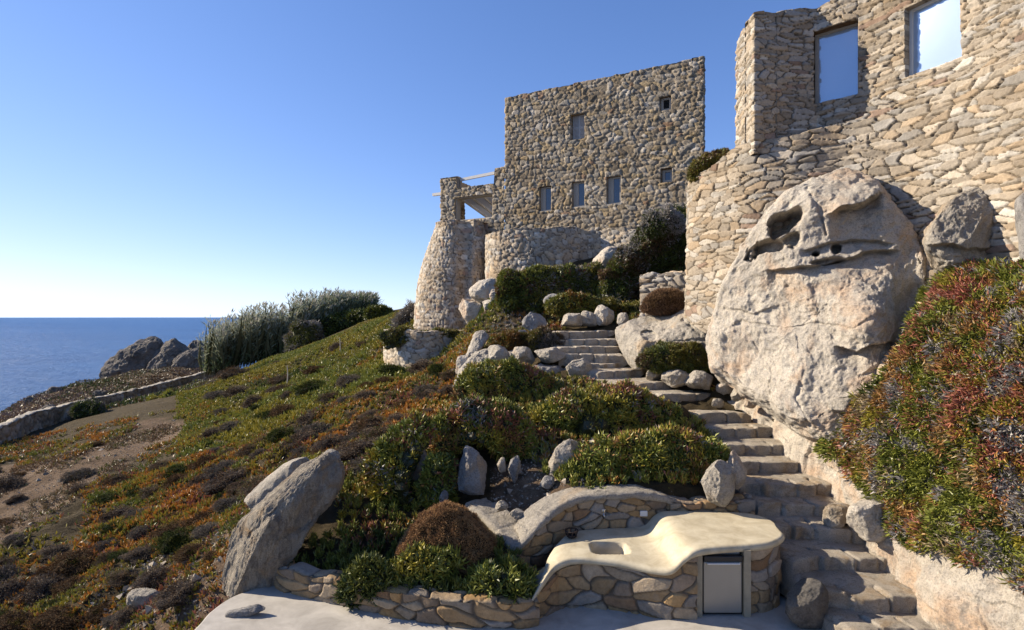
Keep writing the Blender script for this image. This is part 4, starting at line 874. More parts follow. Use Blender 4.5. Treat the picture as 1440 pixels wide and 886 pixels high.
# ------------------------------------------------------------------ steps
stairs = empty('stone_steps', (3.8, 7.4, -4.0)); tag(stairs, 'flight of rough stone steps climbing from the terrace to the upper path', 'steps')
nst = len(SP)
for k, (u0, u1, Yk, z) in enumerate(SP):
    va, vb = STEPS[k][2], STEPS[k][3]; u0 -= 6; u1 += (0.42 if k < 3 else 0.28) * F / Yk if k < 9 else 8
    a = np.array([(u0 - 720) * Yk / F, Yk + 0.0]); dy = np.clip(-(vb - va) * Yk * Yk / F / max(-z, .3) * 0.9, -.9, .9); b = np.array([(u1 - 720) * (Yk + dy) / F, Yk + dy])
    nx = SP[min(k + 1, nst - 1)]; depth = (nx[2] - Yk + 0.35) if k < nst - 1 else 1.0
    d = nrm(b - a); nin = np.array([-d[1], d[0]]); Lw = np.linalg.norm(b - a); th = 0.30
    nst_ = max(2, int(Lw / 0.42)); rs = np.random.RandomState(300 + k); cut = np.r_[0, np.sort((np.arange(1, nst_) + rs.uniform(-.25, .25, nst_ - 1)) / nst_), 1] * Lw
    mbs = MB()
    nu, nv, nw_ = int(Lw / 0.025), int(depth / 0.05) + 6, 12
    us = np.linspace(0, Lw, nu); 
    # profile: back of tread -> nose -> riser
    tt = np.r_[np.linspace(depth, 0.05, nv), 0.025, 0.012, 0.004, 0.0, 0, 0, 0, 0, 0, 0]; hh = np.r_[np.zeros(nv), -0.001, -0.004, -0.012, -0.03, -0.08, -0.11, -0.15, -0.19, -0.24, -0.3]
    Ug, Tg = np.meshgrid(us, tt, indexing='ij'); Hg = np.broadcast_to(hh, Ug.shape)
    nose = 0.09 * noise(np.stack([us * 1.6, us * 0 + k, us * 0], -1), 3) + 0.03 * noise(np.stack([us * 6, us * 0 + k, us * 0], -1), 4)
    skew_ = 1.0
    pos = np.stack([a[0] + d[0] * Ug + nin[0] * (Tg + nose[:, None]), a[1] + d[1] * Ug + nin[1] * (Tg + nose[:, None]), z + Hg], -1)
    # shear the tread toward the next step so the flight stays continuous
    cx = ((nx[0] + nx[1]) / 2 - 720) * nx[2] / F - (a[0] + b[0]) / 2 if k < nst - 1 else 0
    pos[..., 0] += (Tg / depth) * (cx if k < nst - 1 else 0) * ((1 - 0.85 * Ug / Lw) if k < 9 else 1.0)
    cd = np.min(np.abs(Ug[..., None] - (cut[None, None, 1:-1] + 0.02 * noise(np.stack([Tg * 9, Tg * 0 + k, Hg * 9], -1), 6)[..., None])), -1)
    groove = (1 - sm(0.0, 0.03, cd)) * 0.05; fr_ = (Tg < 0.3).astype(float)
    idx = np.searchsorted(cut, Ug) ; jitter = hash1(idx.astype(np.int64) + 50 * k, 4) - 0.5; j2 = hash1(idx.astype(np.int64) + 50 * k, 5) - 0.5
    pos[..., 2] += -groove * fr_ * 0.7 + jitter * 0.045 * fr_ + 0.016 * fbm(pos * 3.5, 4, k) + 0.008 * np.abs(fbm(pos * 14, 3, k)); out2 = (groove * fr_ + j2 * 0.07 * (Tg < 0.06)) + 0.025 * fbm(pos * 5 + 3, 4, k)
    pos[..., 0] += nin[0] * out2; pos[..., 1] += nin[1] * out2
    pos[..., 2] -= 0.05 * (1 - sm(0, 0.10, Ug)) + 0.05 * (1 - sm(0, 0.10, Lw - Ug))
    L0 = pos[:1].copy(); L0[..., 2] -= 0.3; L0[..., 0] -= 0.03; L1 = pos[-1:].copy(); L1[..., 2] -= 0.3; L1[..., 0] += 0.03
    gp = np.concatenate([L0, pos, L1], 0)
    st = grid_obj('step', gp, 'step', wrap_cols=False); under(stairs, st)
# side kerb of rubble left of the lower steps
kb = empty('step_kerb', (3.6, 8.8, -3.6)); tag(kb, 'low rubble kerb between the bar counter and the steps', 'kerb')
w, _ = stone_wall('wall', [(2.5, 9.02), (3.0, 8.98), (3.5, 9.0), (3.85, 9.05)], -3.6, -2.93, 0.018, 0.28, 0.14, 0.06, 61, 'stones', PAL_BAR, thick=.35, back=.4); under(kb, w)

# ------------------------------------------------------------------ planter wall, bar
pw = empty('planter_wall', (-1.5, 7.6, -4)); tag(pw, 'low curved rubble wall edging the planting bed along the terrace', 'planter wall')
w, _ = stone_wall('wall', [(-3.62, 8.75), (-3.42, 8.42), (-2.95, 8.14), (-2.38, 7.92), (-1.5, 7.58), (-0.64, 7.38), (0.02, 7.33), (0.34, 7.40)], -4.05, lambda s: -3.71 + 0.012 * s, 0.014, 0.34, 0.175, 0.05, 67, 'stones', PAL_BAR, smoothpath=120, thick=0.24, joint=.16, jit=.85, warp=.3, back=.3); under(pw, w)
bar = empty('outdoor_bar', (1.8, 8.0, -4)); tag(bar, 'outdoor bar of rubble stone with a flowing cream plaster counter and sink', 'bar')
SEC = np.array([[.20, 7.36, -3.76, .36, 7.72, -3.70], [.27, 7.40, -3.64, .42, 7.90, -3.58], [.40, 7.50, -3.49, .52, 8.12, -3.43], [.62, 7.74, -3.36, .70, 8.40, -3.32], [.95, 7.82, -3.31, .95, 8.72, -3.29], [1.5, 7.70, -3.31, 1.5, 8.86, -3.29],
                [1.90, 7.52, -3.32, 1.92, 8.9, -3.29], [2.10, 7.44, -3.28, 2.10, 8.92, -3.25], [2.26, 7.45, -3.15, 2.22, 8.94, -3.13], [2.40, 7.46, -3.07, 2.36, 8.95, -3.06], [2.70, 7.54, -3.05, 2.6, 8.95, -3.05], [3.2, 7.62, -3.05, 3.1, 8.92, -3.05],
                [3.50, 7.70, -3.05, 3.55, 8.88, -3.05], [3.72, 7.86, -3.05, 3.76, 8.78, -3.05], [3.84, 8.02, -3.05, 3.86, 8.62, -3.05], [3.875, 8.25, -3.05, 3.88, 8.42, -3.05]])
ns = 260; sec = catmull(SEC, ns); Fp, Bp = sec[:, :3], sec[:, 3:]
inw = (Bp - Fp)[:, :2]; inw = nrm(inw); rowsG = []
tn = nrm(np.gradient(Fp[:, :2], axis=0)); fn = np.stack([-tn[:, 1], tn[:, 0]], -1); wmix = sm(3.3, 3.8, Fp[:, 0])[:, None]; inl = nrm(inw * (1 - wmix) + fn * wmix)
for (i_, dz) in [(0.16, -0.105), (0.05, -0.105), (0.012, -0.09), (-0.004, -0.06), (0.0, -0.03), (0.018, -0.008), (0.045, 0.0)]:
    rowsG.append(np.c_[Fp[:, :2] + inl * i_, Fp[:, 2] + dz])
F2 = rowsG[-1]
for t in np.linspace(0, 1, 80)[1:]: rowsG.append(F2 * (1 - t) + Bp * t)
CGd = np.stack(rowsG, 1)
sx = (CGd[..., 0] - 1.40) / 0.25; sy = (CGd[..., 1] - 8.14) / 0.21; rr = (np.abs(sx) ** 5 + np.abs(sy) ** 5) ** (1 / 5)
toprow = (np.arange(CGd.shape[1]) > 7)[None]
CGd[..., 2] -= np.where(toprow, 0.24 * (1 - sm(0.92, 1.03, rr)), 0)
CGd[..., 2] += 0.006 * fbm(CGd * 2.5, 3, 4); 
ct = grid_obj('counter', CGd, 'plaster', wrap_cols=False); under(bar, ct)
def ctz(x): return np.interp(x, sec[:, 0], sec[:, 2])
fpth = np.array([(.26, 7.50), (.42, 7.60), (.64, 7.83), (.95, 7.90), (1.5, 7.78), (1.9, 7.60), (2.12, 7.54), (2.45, 7.56)])
fl_ = np.r_[0, np.cumsum(np.linalg.norm(np.diff(fpth, axis=0), axis=1))]
w, _ = stone_wall('front_wall', fpth, -4.05, lambda s: ctz(np.interp(s, fl_, fpth[:, 0])) - 0.10, 0.013, 0.36, 0.18, 0.05, 71, 'stones', PAL_BAR, thick=.2, joint=.15, jit=.85, warp=.3, topnoise=0, back=.2); under(bar, w)
w, _ = stone_wall('pillar', [(3.20, 7.70), (3.42, 7.74), (3.60, 7.86), (3.74, 8.02), (3.80, 8.25), (3.80, 8.8)], -4.05, -3.13, 0.013, 0.30, 0.16, 0.045, 73, 'stones', PAL_BAR, thick=.2, joint=.15, topnoise=0, smoothpath=60, back=.2); under(bar, w)
for cx_, wx_ in ((2.50, .075), (3.14, .09)): nm = MB(); nm.box((cx_, 7.83, -3.56), (wx_, .5, .90)); under(bar, nm.build('niche_post', M['post']))
nk = MB(); nk.box((2.82, 8.2, -3.56), (.7, .05, .95)); nk.box((2.82, 7.9, -3.975), (.6, .5, .03)); under(bar, nk.build('niche_back', M['dark']))
fg = empty('fridge', (2.82, 7.85, -3.98)); tag(fg, 'small grey under-counter fridge set into the stone bar', 'fridge')
b_ = MB(); b_.box((2.82, 7.90, -3.56), (.50, .48, .80), r=.012); under(fg, b_.build('body', M['steel'], smooth=False))
b_ = MB(); b_.box((2.82, 7.63, -3.615), (.515, .05, .69), r=.018); under(fg, b_.build('door', M['steel'], smooth=True))
b_ = MB(); b_.box((2.82, 7.62, -3.225), (.515, .08, .075), r=.012); under(fg, b_.build('top_panel', M['black'], smooth=True))
b_ = MB(); b_.box((2.82, 7.585, -3.288), (.44, .035, .022), r=.009); under(fg, b_.build('handle', M['white'], smooth=True))
# back wall with pale coping
bpth = catmull([(-0.72, 9.50), (-.45, 9.15), (-.12, 8.66), (.06, 8.36), (.34, 8.46), (.62, 8.66), (1.0, 8.86), (1.5, 8.93), (2.0, 8.97), (2.45, 9.05), (2.7, 9.2)], 120)
bs = np.r_[0, np.cumsum(np.linalg.norm(np.diff(bpth, axis=0), axis=1))]
bz = catmull([(x,) for x in (-3.10, -3.16, -3.28, -3.34, -3.10, -2.92, -2.80, -2.75, -2.76, -2.86, -2.95)], 120)[:, 0]
bw = empty('arched_wall', (1, 8.9, -4)); tag(bw, 'arched rubble back wall with a pale stone coping behind the bar sink', 'wall')
w, _ = stone_wall('wall', bpth, -4.05, lambda s: np.interp(s, bs, bz) - 0.05, 0.014, 0.34, 0.17, 0.05, 79, 'stones', PAL_BAR, thick=.3, joint=.15, jit=.85, warp=.3, topnoise=0, back=.6); under(bw, w)
# coping: a thick pale band lying on the wall
tg = nrm(np.gradient(bpth, axis=0)); bn = np.stack([tg[:, 1], -tg[:, 0]], -1); cr, Lc = resample(np.c_[bpth, bz, bn], 240)
bxy, bzz, bnn = cr[:, :2], cr[:, 2], nrm(cr[:, 3:]); prof = [(0.06, -0.09), (0.085, -0.07), (0.09, -0.03), (0.08, 0.0), (0.05, 0.02)] + [(0.05 - 0.42 * t, 0.025) for t in np.linspace(0, 1, 18)[1:]] + [(-0.40, -0.02), (-0.40, -0.12)]
CB = np.stack([np.c_[bxy + bnn * a_, bzz + h_] for a_, h_ in prof], 1); ss = np.linspace(0, Lc, 240)
jt = np.min(np.abs(ss[:, None] - np.array([.5, .95, 1.35, 1.7, 2.1, 2.6, 3.1, 3.5])[None]), 1); gr = (1 - sm(0, .03, jt)) * .02
CB[..., 2] += 0.03 * fbm(CB * 3.0, 4, 7) - gr[:, None] + 0.012 * fbm(CB * 12, 3, 9); CB[..., :2] += (bnn * 1.0)[:, None] * (0.03 * fbm(CB * 3.5 + 5, 4, 8))[..., None]
under(bw, grid_obj('coping', CB, 'rock', wrap_cols=False))
tp_ = empty('tap', (1.42, 8.86, -3.0)); tag(tp_, 'small chrome tap on the rubble wall above the sink', 'tap')
t_ = MB(); t_.tube([(1.42, 8.90, -3.02), (1.42, 8.80, -3.02), (1.42, 8.76, -3.045), (1.42, 8.75, -3.09)], 0.011); t_.box((1.42, 8.86, -3.02), (.05, .02, .05), r=.008); under(tp_, t_.build('spout', M['chrome'], smooth=True))
t_ = MB(); t_.box((1.42, 8.815, -2.985), (.065, .014, .014), r=.005); t_.tube([(1.42, 8.815, -3.02), (1.42, 8.815, -2.985)], .007); under(tp_, t_.build('handle', M['chrome'], smooth=True))
sw_ = MB(); sw_.box((2.06, 8.895, -3.07), (.115, .03, .085), r=.008); so = sw_.build('socket', M['white'], smooth=True); tag(so, 'small white electric socket box on the rubble wall above the counter', 'socket')
br = MB(); th = np.linspace(0, 2 * np.pi, 25); cx_, cy_, cz_ = .89, 8.50, -3.285
for r_, h_ in ((.095, .10), (.07, .03)): br.tube(np.c_[cx_ + r_ * np.cos(th), cy_ + r_ * np.sin(th), np.full(25, cz_ + h_)], .010, 6)
br.tube([(cx_, cy_, cz_), (cx_, cy_, cz_ + .02)], [.06, .08], 16)
for a_ in np.linspace(0, 2 * np.pi, 9)[:-1]: br.tube([(cx_ + .07 * math.cos(a_), cy_ + .07 * math.sin(a_), cz_ + .02), (cx_ + .095 * math.cos(a_), cy_ + .095 * math.sin(a_), cz_ + .10)], .009, 5)
bo = br.build('iron_bowl', M['iron'], smooth=True); tag(bo, 'small rusty iron bowl standing on the counter left of the sink', 'bowl')

# ------------------------------------------------------------------ vegetation
def stairs_mask(x, y):
    m = np.zeros(x.shape, bool)
    for (u0, u1, Yk, z) in SP:
        x0 = (u0 - 720) * Yk / F; x1 = (u1 - 720) * Yk / F; m |= (x > x0 + 0.05) & (x < x1 + 0.1) & (np.abs(y - Yk - 0.2) < 0.45)
    return m
def cover(name, label, urange, yrange, dens, L, W, pal, seed, inc=None, exc=(), kind='spindle', up=0.75, spread=0.5, psize=1.5, patch=0.0, nw=0.55, zfun=None, lift=0.0, okind='stuff', cat='ground cover', mat='leaf', clump=0.5):
    rs = np.random.RandomState(seed); y0, y1 = yrange; u0, u1 = urange
    area = (u1 - u0) / F * (y1 ** 2 - y0 ** 2) / 2; n = int(area * dens)
    y = np.sqrt(rs.uniform(y0 ** 2, y1 ** 2, n)); x = (rs.uniform(u0, u1, n) - 720) / F * y
    if clump:      # leaves gather into tufts
        cs = L * 2.2; kx = np.round(x / cs); ky = np.round(y / cs)
        tx = (kx + (_h(kx.astype(int), ky.astype(int), kx.astype(int) * 0, seed) - .5)) * cs; ty = (ky + (_h(kx.astype(int), ky.astype(int), kx.astype(int) * 0 + 1, seed) - .5)) * cs
        x = x + (tx - x) * clump; y = y + (ty - y) * clump
    q = np.stack([x, y, 0 * x], -1); k = np.ones(len(x), bool)
    if patch: k &= (fbm(q / 1.1, 4, seed + 3) + patch > rs.uniform(-.12, .12, len(x)))
    k &= ~stairs_mask(x, y); x, y, q = x[k], y[k], q[k]
    z = (zfun or terrain_z)(x, y); p = np.stack([x, y, z], -1); uu, vv = UV(p); k = np.ones(len(x), bool)
    if inc is not None: k &= inpoly(uu, vv, inc)
    for e in exc: k &= ~inpoly(uu + 22 * fbm(p / 1.5, 3, 2), vv + 12 * fbm(p / 1.2, 3, 3), e)
    p = p[k]; n = len(p); x, y = p[:, 0], p[:, 1]
    e = 0.08; gx = ((zfun or terrain_z)(x + e, y) - p[:, 2]) / e; gy = ((zfun or terrain_z)(x, y + e) - p[:, 2]) / e
    nn = nrm(np.stack([-gx, -gy, 1 + 0 * gx], -1))
    if clump: td = np.stack([x - tx[:0].sum(), y, 0 * x], -1) * 0
    D = nn * (1 - up) + np.array([0, 0, up]) + spread * rs.normal(size=(n, 3)) * np.array([1, 1, 0.6])
    B = p + nn * (rs.uniform(-0.02, 0.25 * L + lift, (n, 1))) 
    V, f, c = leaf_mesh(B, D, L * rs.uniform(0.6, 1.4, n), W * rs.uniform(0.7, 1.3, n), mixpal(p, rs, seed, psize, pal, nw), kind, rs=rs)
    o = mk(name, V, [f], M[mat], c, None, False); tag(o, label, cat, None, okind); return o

ORG = ORG * 1.15
HILL_PAL = [(GRN * 1.25, 0.30), (YGR * 1.1, 0.24), (ORG, 0.10), (DGR, 0.0), (BRN, -0.05), (RED, -0.25)]
FAR_PAL = [(GRN * 1.3, 0.3), (YGR * 1.05, 0.36), (DGR * 1.3, 0.0), (STR * 0.7, -0.25), (ORG, -0.25)]
ORG_PAL = [(ORG * 1.2, 0.26), (YGR, 0.24), (GRN, 0.12), (BRN * 1.5, 0.0), (RED, 0.0), (GRY * 0.5, -0.25)]
MOUND_PAL = [(GRN * 1.3, 0.34), (YGR * 1.1, 0.25), (DGR * 1.2, 0.0), (RED * 1.0, -0.02), (ORG * 0.9, 0.0), (GRY * 0.8, -0.28), (STR * 0.8, -0.2)]
SLOPE = [(-50, 660), (100, 645), (215, 590), (262, 592), (250, 615), (190, 650), (130, 680), (60, 735), (0, 775)]
cover('ground_cover', 'yellow green carpet of succulents on the far slope below the house and reeds', (250, 700), (20, 46), 260, 0.17, 0.06, FAR_PAL, 201, exc=[SLOPE], kind='diamond', psize=2.2, spread=.7, patch=0.62)
cover('ground_cover', 'orange and olive carpet of succulents on the middle of the left slope', (120, 680), (12.5, 20), 700, 0.12, 0.042, ORG_PAL + [(GRN * 1.2, 0.1)], 202, exc=[SLOPE], kind='diamond', psize=1.2, spread=.7, patch=0.75)
cover('ground_cover', 'sparse rusty mat of succulents on the lower left slope', (-160, 420), (7.6, 12.5), 900, 0.085, 0.028, ORG_PAL, 203, exc=[SLOPE], kind='diamond', psize=0.9, spread=.7, patch=0.38)
cover('ground_cover', 'patchy dull mat of plants around the bare earth clearing at far left', (-160, 300), (12.5, 32), 230, 0.15, 0.05, ORG_PAL + [(GRN, 0.1)], 204, exc=[SLOPE], kind='diamond', psize=1.6, spread=.7, patch=0.02)
cover('coastal_scrub', 'brown low scrub on the shelf between the field wall and the cliff edge', (-260, 330), (38, 88), 50, 0.26, 0.11, [(BRN * 1.2, .3), (STR * .55, .15), (DGR, 0.1), (np.array([.16, .11, .09]), .25)], 205, kind='diamond', psize=6, spread=.9, patch=0.35, cat='scrub', clump=.3)
cover('dry_tufts', 'sparse dry tufts on the bare earth clearing at the left', (-60, 280), (13, 30), 260, 0.13, 0.03, [(STR * .6, .3), (BRN * 1.6, .25), (GRN * .7, .0)], 209, inc=[(-60, 680), (0, 650), (100, 636), (215, 588), (264, 592), (250, 620), (130, 688), (60, 740), (-60, 790)], kind='diamond', spread=.8, patch=-0.12, cat='dry plants')
MOUND = [(600, 600), (640, 560), (690, 512), (745, 525), (800, 530), (850, 542), (930, 570), (990, 600), (1042, 640), (1020, 705), (930, 712), (850, 696), (800, 688), (765, 668), (740, 640), (700, 636), (645, 632), (636, 700), (600, 715), (560, 770), (480, 800), (470, 650), (530, 610)]
cover('ground_cover', 'thick green succulent mat over the planted mound beside the steps', (460, 1050), (8.9, 16.2), 2100, 0.092, 0.021, MOUND_PAL, 206, inc=MOUND, psize=0.7, spread=.42, lift=0.06)
cover('ground_cover', 'green and rusty succulents on the bank between bastion and upper steps', (600, 960), (14.5, 24), 750, 0.10, 0.032, [(GRN, .3), (ORG, .15), (RED, .0), (GRY * .9, .05), (YGR, .1), (BRN, -.1)], 207, inc=[(640, 470), (700, 430), (760, 410), (870, 425), (980, 420), (1000, 470), (880, 460), (800, 440), (790, 490), (690, 490), (655, 540), (640, 560), (640, 500)], kind='diamond', psize=0.9, spread=.6)
BED = [(398, 812), (425, 740), (490, 725), (560, 740), (700, 760), (748, 800), (745, 846), (640, 850), (520, 845)]
cover('ground_cover', 'upright green succulents filling the bed behind the low terrace wall', (395, 750), (7.45, 9.2), 2600, 0.085, 0.018, [(GRN * 0.9, .4), (DGR, .25), (GRN * 1.3, .1), (RED * .6, -.3)], 208, inc=BED, psize=0.5, spread=.38, lift=0.08)

# succulents hanging over the outcrop at the right
gu, gv = UV(OG2)
HANG = [(1480, 366), (1395, 368), (1335, 376), (1306, 405), (1296, 440), (1275, 500), (1248, 535), (1225, 556), (1180, 575), (1164, 600), (1163, 636), (1195, 652), (1222, 690), (1232, 722), (1256, 752), (1290, 776), (1330, 776), (1370, 800), (1405, 800), (1425, 822), (1460, 850), (1600, 860), (1700, 300)]
wob = 9 * fbm(OG2 * 2.5, 3, 4)
hm = inpoly(gu + wob, gv + wob[::-1] * 0.7, HANG).astype(float)
hm[-4:] = 1; hm *= (np.arange(OG2.shape[1])[None] > 6)
rs = np.random.RandomState(301); nl = 90000
pt, pn = scatter_grid(OG2, nl, rs, hm); pn = pn * np.sign(np.sum(pn * -pt, -1))[:, None]
puff = 0.10 + 0.12 * fbm(pt / 0.45, 3, 9); B_ = pt + pn * (puff * rs.uniform(0.2, 1.0, nl))[:, None]
D_ = pn * 0.75 + np.array([-0.45, -0.1, 0.05]) + 0.50 * rs.normal(size=(nl, 3))
pal = [(GRN * 1.25, .50), (YGR, .18), (DGR, -.05), (STR * np.array([1.1, .8, .5]), .14), (RED * 1.3, .08), (GRY * 1.05, .02), (STR, .02)]
colr = mixpal(pt, rs, 301, 0.32, pal, 0.8)
u_, v_ = UV(pt); rz = fbm(pt / 0.35, 3, 41); kk = (rz + .35 * sm(1300, 1420, u_) - .25 * np.abs(v_ - 560) / 200 > .30) & (rs.uniform(size=nl) < .55); colr[kk] = (RED * 1.5) * rs.uniform(.7, 1.3, (kk.sum(), 1)) * np.where(rs.uniform(size=(kk.sum(), 1)) < .5, np.array([[1.0, 1.0, 1.0]]), np.array([[1.1, 1.6, .6]]))
rz = fbm(pt / 0.25 + 9, 3, 42); kk = (rz + .30 * sm(1370, 1440, u_) > .40) & (rs.uniform(size=nl) < .75); colr[kk] = GRY * 1.15 * rs.uniform(.6, 1.3, (kk.sum(), 1))
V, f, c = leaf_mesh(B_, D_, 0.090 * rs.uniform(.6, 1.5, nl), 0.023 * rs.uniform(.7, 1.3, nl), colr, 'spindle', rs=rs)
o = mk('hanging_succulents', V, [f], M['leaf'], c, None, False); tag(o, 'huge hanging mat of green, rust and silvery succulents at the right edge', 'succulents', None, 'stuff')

# draped hedges and shrubs near the house
HED = [(GRN * 1.1, .3), (DGR * 1.4, .24), (YGR * .8, .1), (GRY * .8, .0), (RED * .7, -.08)]
for (nm, pts, Yd, bl, sd, nlv, L, W, pal, lab) in [
    ('hedge', [(703, 432), (702, 395), (715, 384), (745, 379), (775, 375), (806, 376), (812, 400), (808, 432), (770, 436), (735, 438)], 20.3, .5, 401, 16000, .12, .04, HED, 'dark green hedge draped over the bank, longest and leftmost of the row'),
    ('hedge', [(812, 425), (812, 385), (826, 377), (842, 378), (844, 400), (842, 426)], 20.2, .45, 402, 6000, .12, .04, HED, 'narrow dark green hedge in the middle of the draped row'),
    ('hedge', [(846, 432), (846, 386), (862, 378), (890, 377), (912, 380), (918, 410), (914, 436), (880, 436)], 19.6, .5, 403, 11000, .12, .04, HED[:2] + [(GRY * .8, .12), (BRN * 1.3, .1)], 'draped hedge with grey dead streaks at the right end of the row'),
    ('trailing_shrub', [(770, 440), (775, 422), (800, 414), (830, 418), (850, 424), (880, 428), (905, 432), (900, 446), (865, 444), (830, 446), (800, 440)], 18.3, .35, 404, 9000, .10, .035, [(GRN * 1.1, .3), (YGR * .6, .2), (DGR, .1), (ORG * .6, -.1)], 'olive shrub trailing along the bank just above the top steps'),
    ('shrub', [(862, 384), (868, 360), (890, 345), (900, 318), (920, 303), (950, 292), (985, 296), (990, 340), (985, 384), (930, 388)], 19.6, .9, 405, 26000, .12, .04, [(DGR * 1.1, .35), (GRN * .7, .2), (GRY * .8, -.02), (BRN, .05)], 'large dark shrub heaped against the tall house beside the retaining wall'),
    ('shrub', [(905, 332), (908, 308), (930, 298), (950, 300), (955, 322), (935, 334)], 18.4, .3, 406, 5000, .13, .03, [(GRY * 1.2, .4), (DGR, .15)], 'grey dead trailing stems on top of the large dark shrub'),
    ('shrub', [(902, 512), (906, 494), (930, 488), (960, 486), (990, 490), (1006, 500), (1008, 524), (980, 528), (940, 524)], 13.6, .38, 407, 16000, .075, .02, [(YGR * .55, .3), (GRN * .8, .3), (DGR, .1), (BRN, .0)], 'low olive green shrub under the big rounded rock beside the steps'),
    ('wall_top_plant', [(968, 250), (972, 234), (988, 222), (1006, 212), (1022, 212), (1018, 226), (1000, 240), (984, 254)], 13.0, .25, 408, 8000, .08, .02, [(GRN * .8, .3), (YGR * .6, .2), (ORG * .6, .0), (BRN * 1.4, .1)], 'tuft of olive plants growing on the top left end of the big retaining wall'),
    ('shrub', [(690, 490), (694, 474), (715, 466), (738, 470), (744, 488), (720, 494)], 16.4, .3, 409, 6000, .08, .022, [(YGR * .5, .2), (ORG * .5, .2), (BRN * 1.3, .1)], 'small rusty shrub behind the leftmost curb stone'),
    ('shrub', [(742, 490), (744, 474), (762, 464), (785, 468), (796, 482), (792, 494), (765, 494)], 16.2, .3, 410, 7000, .08, .02, [(YGR * .5, .2), (GRY * .45, .15), (BRN * 1.4, .1)], 'brownish twiggy shrub behind the curb stones nearest the steps'),
    ('rim_plants', [(538, 486), (534, 470), (560, 463), (600, 464), (640, 465), (656, 470), (646, 474), (610, 471), (575, 472), (554, 482), (546, 492)], 22.0, .22, 411, 8000, .09, .028, [(GRN * 1.0, .3), (YGR * .7, .25), (BRN, 0)], 'green mat spilling over the rim of the round planter wall'),
    ('bush', [(430, 470), (444, 452), (470, 446), (520, 440), (540, 448), (520, 466), (480, 478), (445, 484)], 55, 1.4, 412, 9000, .3, .1, [(DGR, .3), (GRN, .2)], 'dark green bushes at the right foot of the reeds'),
    ('bush', [(518, 452), (522, 436), (534, 430), (548, 434), (552, 448), (536, 456)], 50, .8, 413, 3500, .28, .09, [(GRN * .8, .3), (DGR * 1.4, .2)], 'rounded green bush on the skyline just right of the reeds'),
    ('bush', [(536, 462), (545, 448), (560, 444), (582, 446), (590, 458), (570, 468), (548, 470)], 42, .8, 414, 5000, .22, .07, [(GRN * 1.3, .3), (YGR * .8, .1)], 'bright green bush on the slope between reeds and bastion'),
    ('bare_shrub', [(566, 466), (566, 448), (574, 434), (586, 430), (594, 444), (592, 466)], 29, .5, 415, 3500, .35, .018, [(GRY * .8, .4), (STR * .6, .2)], 'leafless grey shrub against the left foot of the bastion'),
    ('shrub', [(404, 503), (403, 480), (412, 460), (428, 454), (446, 460), (452, 480), (446, 500), (425, 508)], 47, .9, 416, 9000, .26, .05, [(GRY * .75, .3), (GRN * .8, .15), (STR * .5, .1)], 'tall grey green shrub standing in front of the reeds'),
    ('shrub', [(262, 562), (266, 546), (284, 536), (306, 538), (314, 550), (300, 560), (280, 566)], 44, .6, 417, 4000, .2, .06, [(GRY * .6, .3), (GRN, .2)], 'grey green shrub at the left foot of the reeds by the field wall end'),
    ('shrub', [(205, 580), (214, 562), (240, 552), (262, 556), (270, 572), (245, 584)], 38, .6, 418, 5000, .18, .06, [(GRN * 1.8, .4), (YGR, .1)], 'fresh light green shrub below the end of the field wall'),
    ('shrub', [(98, 590), (104, 574), (122, 566), (142, 570), (146, 584), (125, 594)], 37, .6, 419, 4000, .18, .05, [(DGR * 1.3, .3), (GRY * .45, .2)], 'dark green shrub in front of the middle of the field wall')]:
    bush(nm, pts, Yd, bl, bl * 1.3, sd, nlv, L, W, pal, lab, 'hedge' if nm == 'hedge' else 'shrub' if 'shrub' in nm or nm == 'bush' else 'plants', lump=L * 1.9, lumpsize=L * 4.5, kind='diamond' if Yd > 15 else 'spindle', psize=L * 7, spread=.55)
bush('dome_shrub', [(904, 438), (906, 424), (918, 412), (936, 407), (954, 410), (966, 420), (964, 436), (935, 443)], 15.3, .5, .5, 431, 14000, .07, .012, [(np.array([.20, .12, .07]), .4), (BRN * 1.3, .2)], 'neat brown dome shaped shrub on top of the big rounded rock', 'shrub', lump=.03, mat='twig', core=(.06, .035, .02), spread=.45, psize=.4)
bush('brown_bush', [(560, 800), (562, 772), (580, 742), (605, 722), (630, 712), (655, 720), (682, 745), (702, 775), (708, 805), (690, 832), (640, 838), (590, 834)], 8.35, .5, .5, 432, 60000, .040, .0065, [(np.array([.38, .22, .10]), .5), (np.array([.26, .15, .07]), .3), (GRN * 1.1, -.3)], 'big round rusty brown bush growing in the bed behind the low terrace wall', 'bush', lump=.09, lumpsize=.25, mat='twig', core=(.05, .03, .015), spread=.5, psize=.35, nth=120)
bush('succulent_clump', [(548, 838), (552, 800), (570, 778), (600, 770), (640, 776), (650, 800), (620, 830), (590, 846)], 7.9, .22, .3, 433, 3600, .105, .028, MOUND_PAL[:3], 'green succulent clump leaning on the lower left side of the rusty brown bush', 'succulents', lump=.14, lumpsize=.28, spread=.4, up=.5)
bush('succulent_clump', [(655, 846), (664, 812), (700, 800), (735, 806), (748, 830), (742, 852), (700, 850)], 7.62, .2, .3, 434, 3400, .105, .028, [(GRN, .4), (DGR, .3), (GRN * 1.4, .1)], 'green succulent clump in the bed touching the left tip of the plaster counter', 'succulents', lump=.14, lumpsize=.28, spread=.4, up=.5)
bush('succulent_clump', [(480, 846), (484, 815), (510, 796), (545, 800), (560, 830), (540, 850), (505, 852)], 7.85, .2, .3, 435, 3000, .105, .028, [(GRN * .8, .4), (DGR, .3)], 'green succulent clump at the left in the bed, spilling toward the low terrace wall', 'succulents', lump=.14, lumpsize=.28, spread=.4, up=.5)

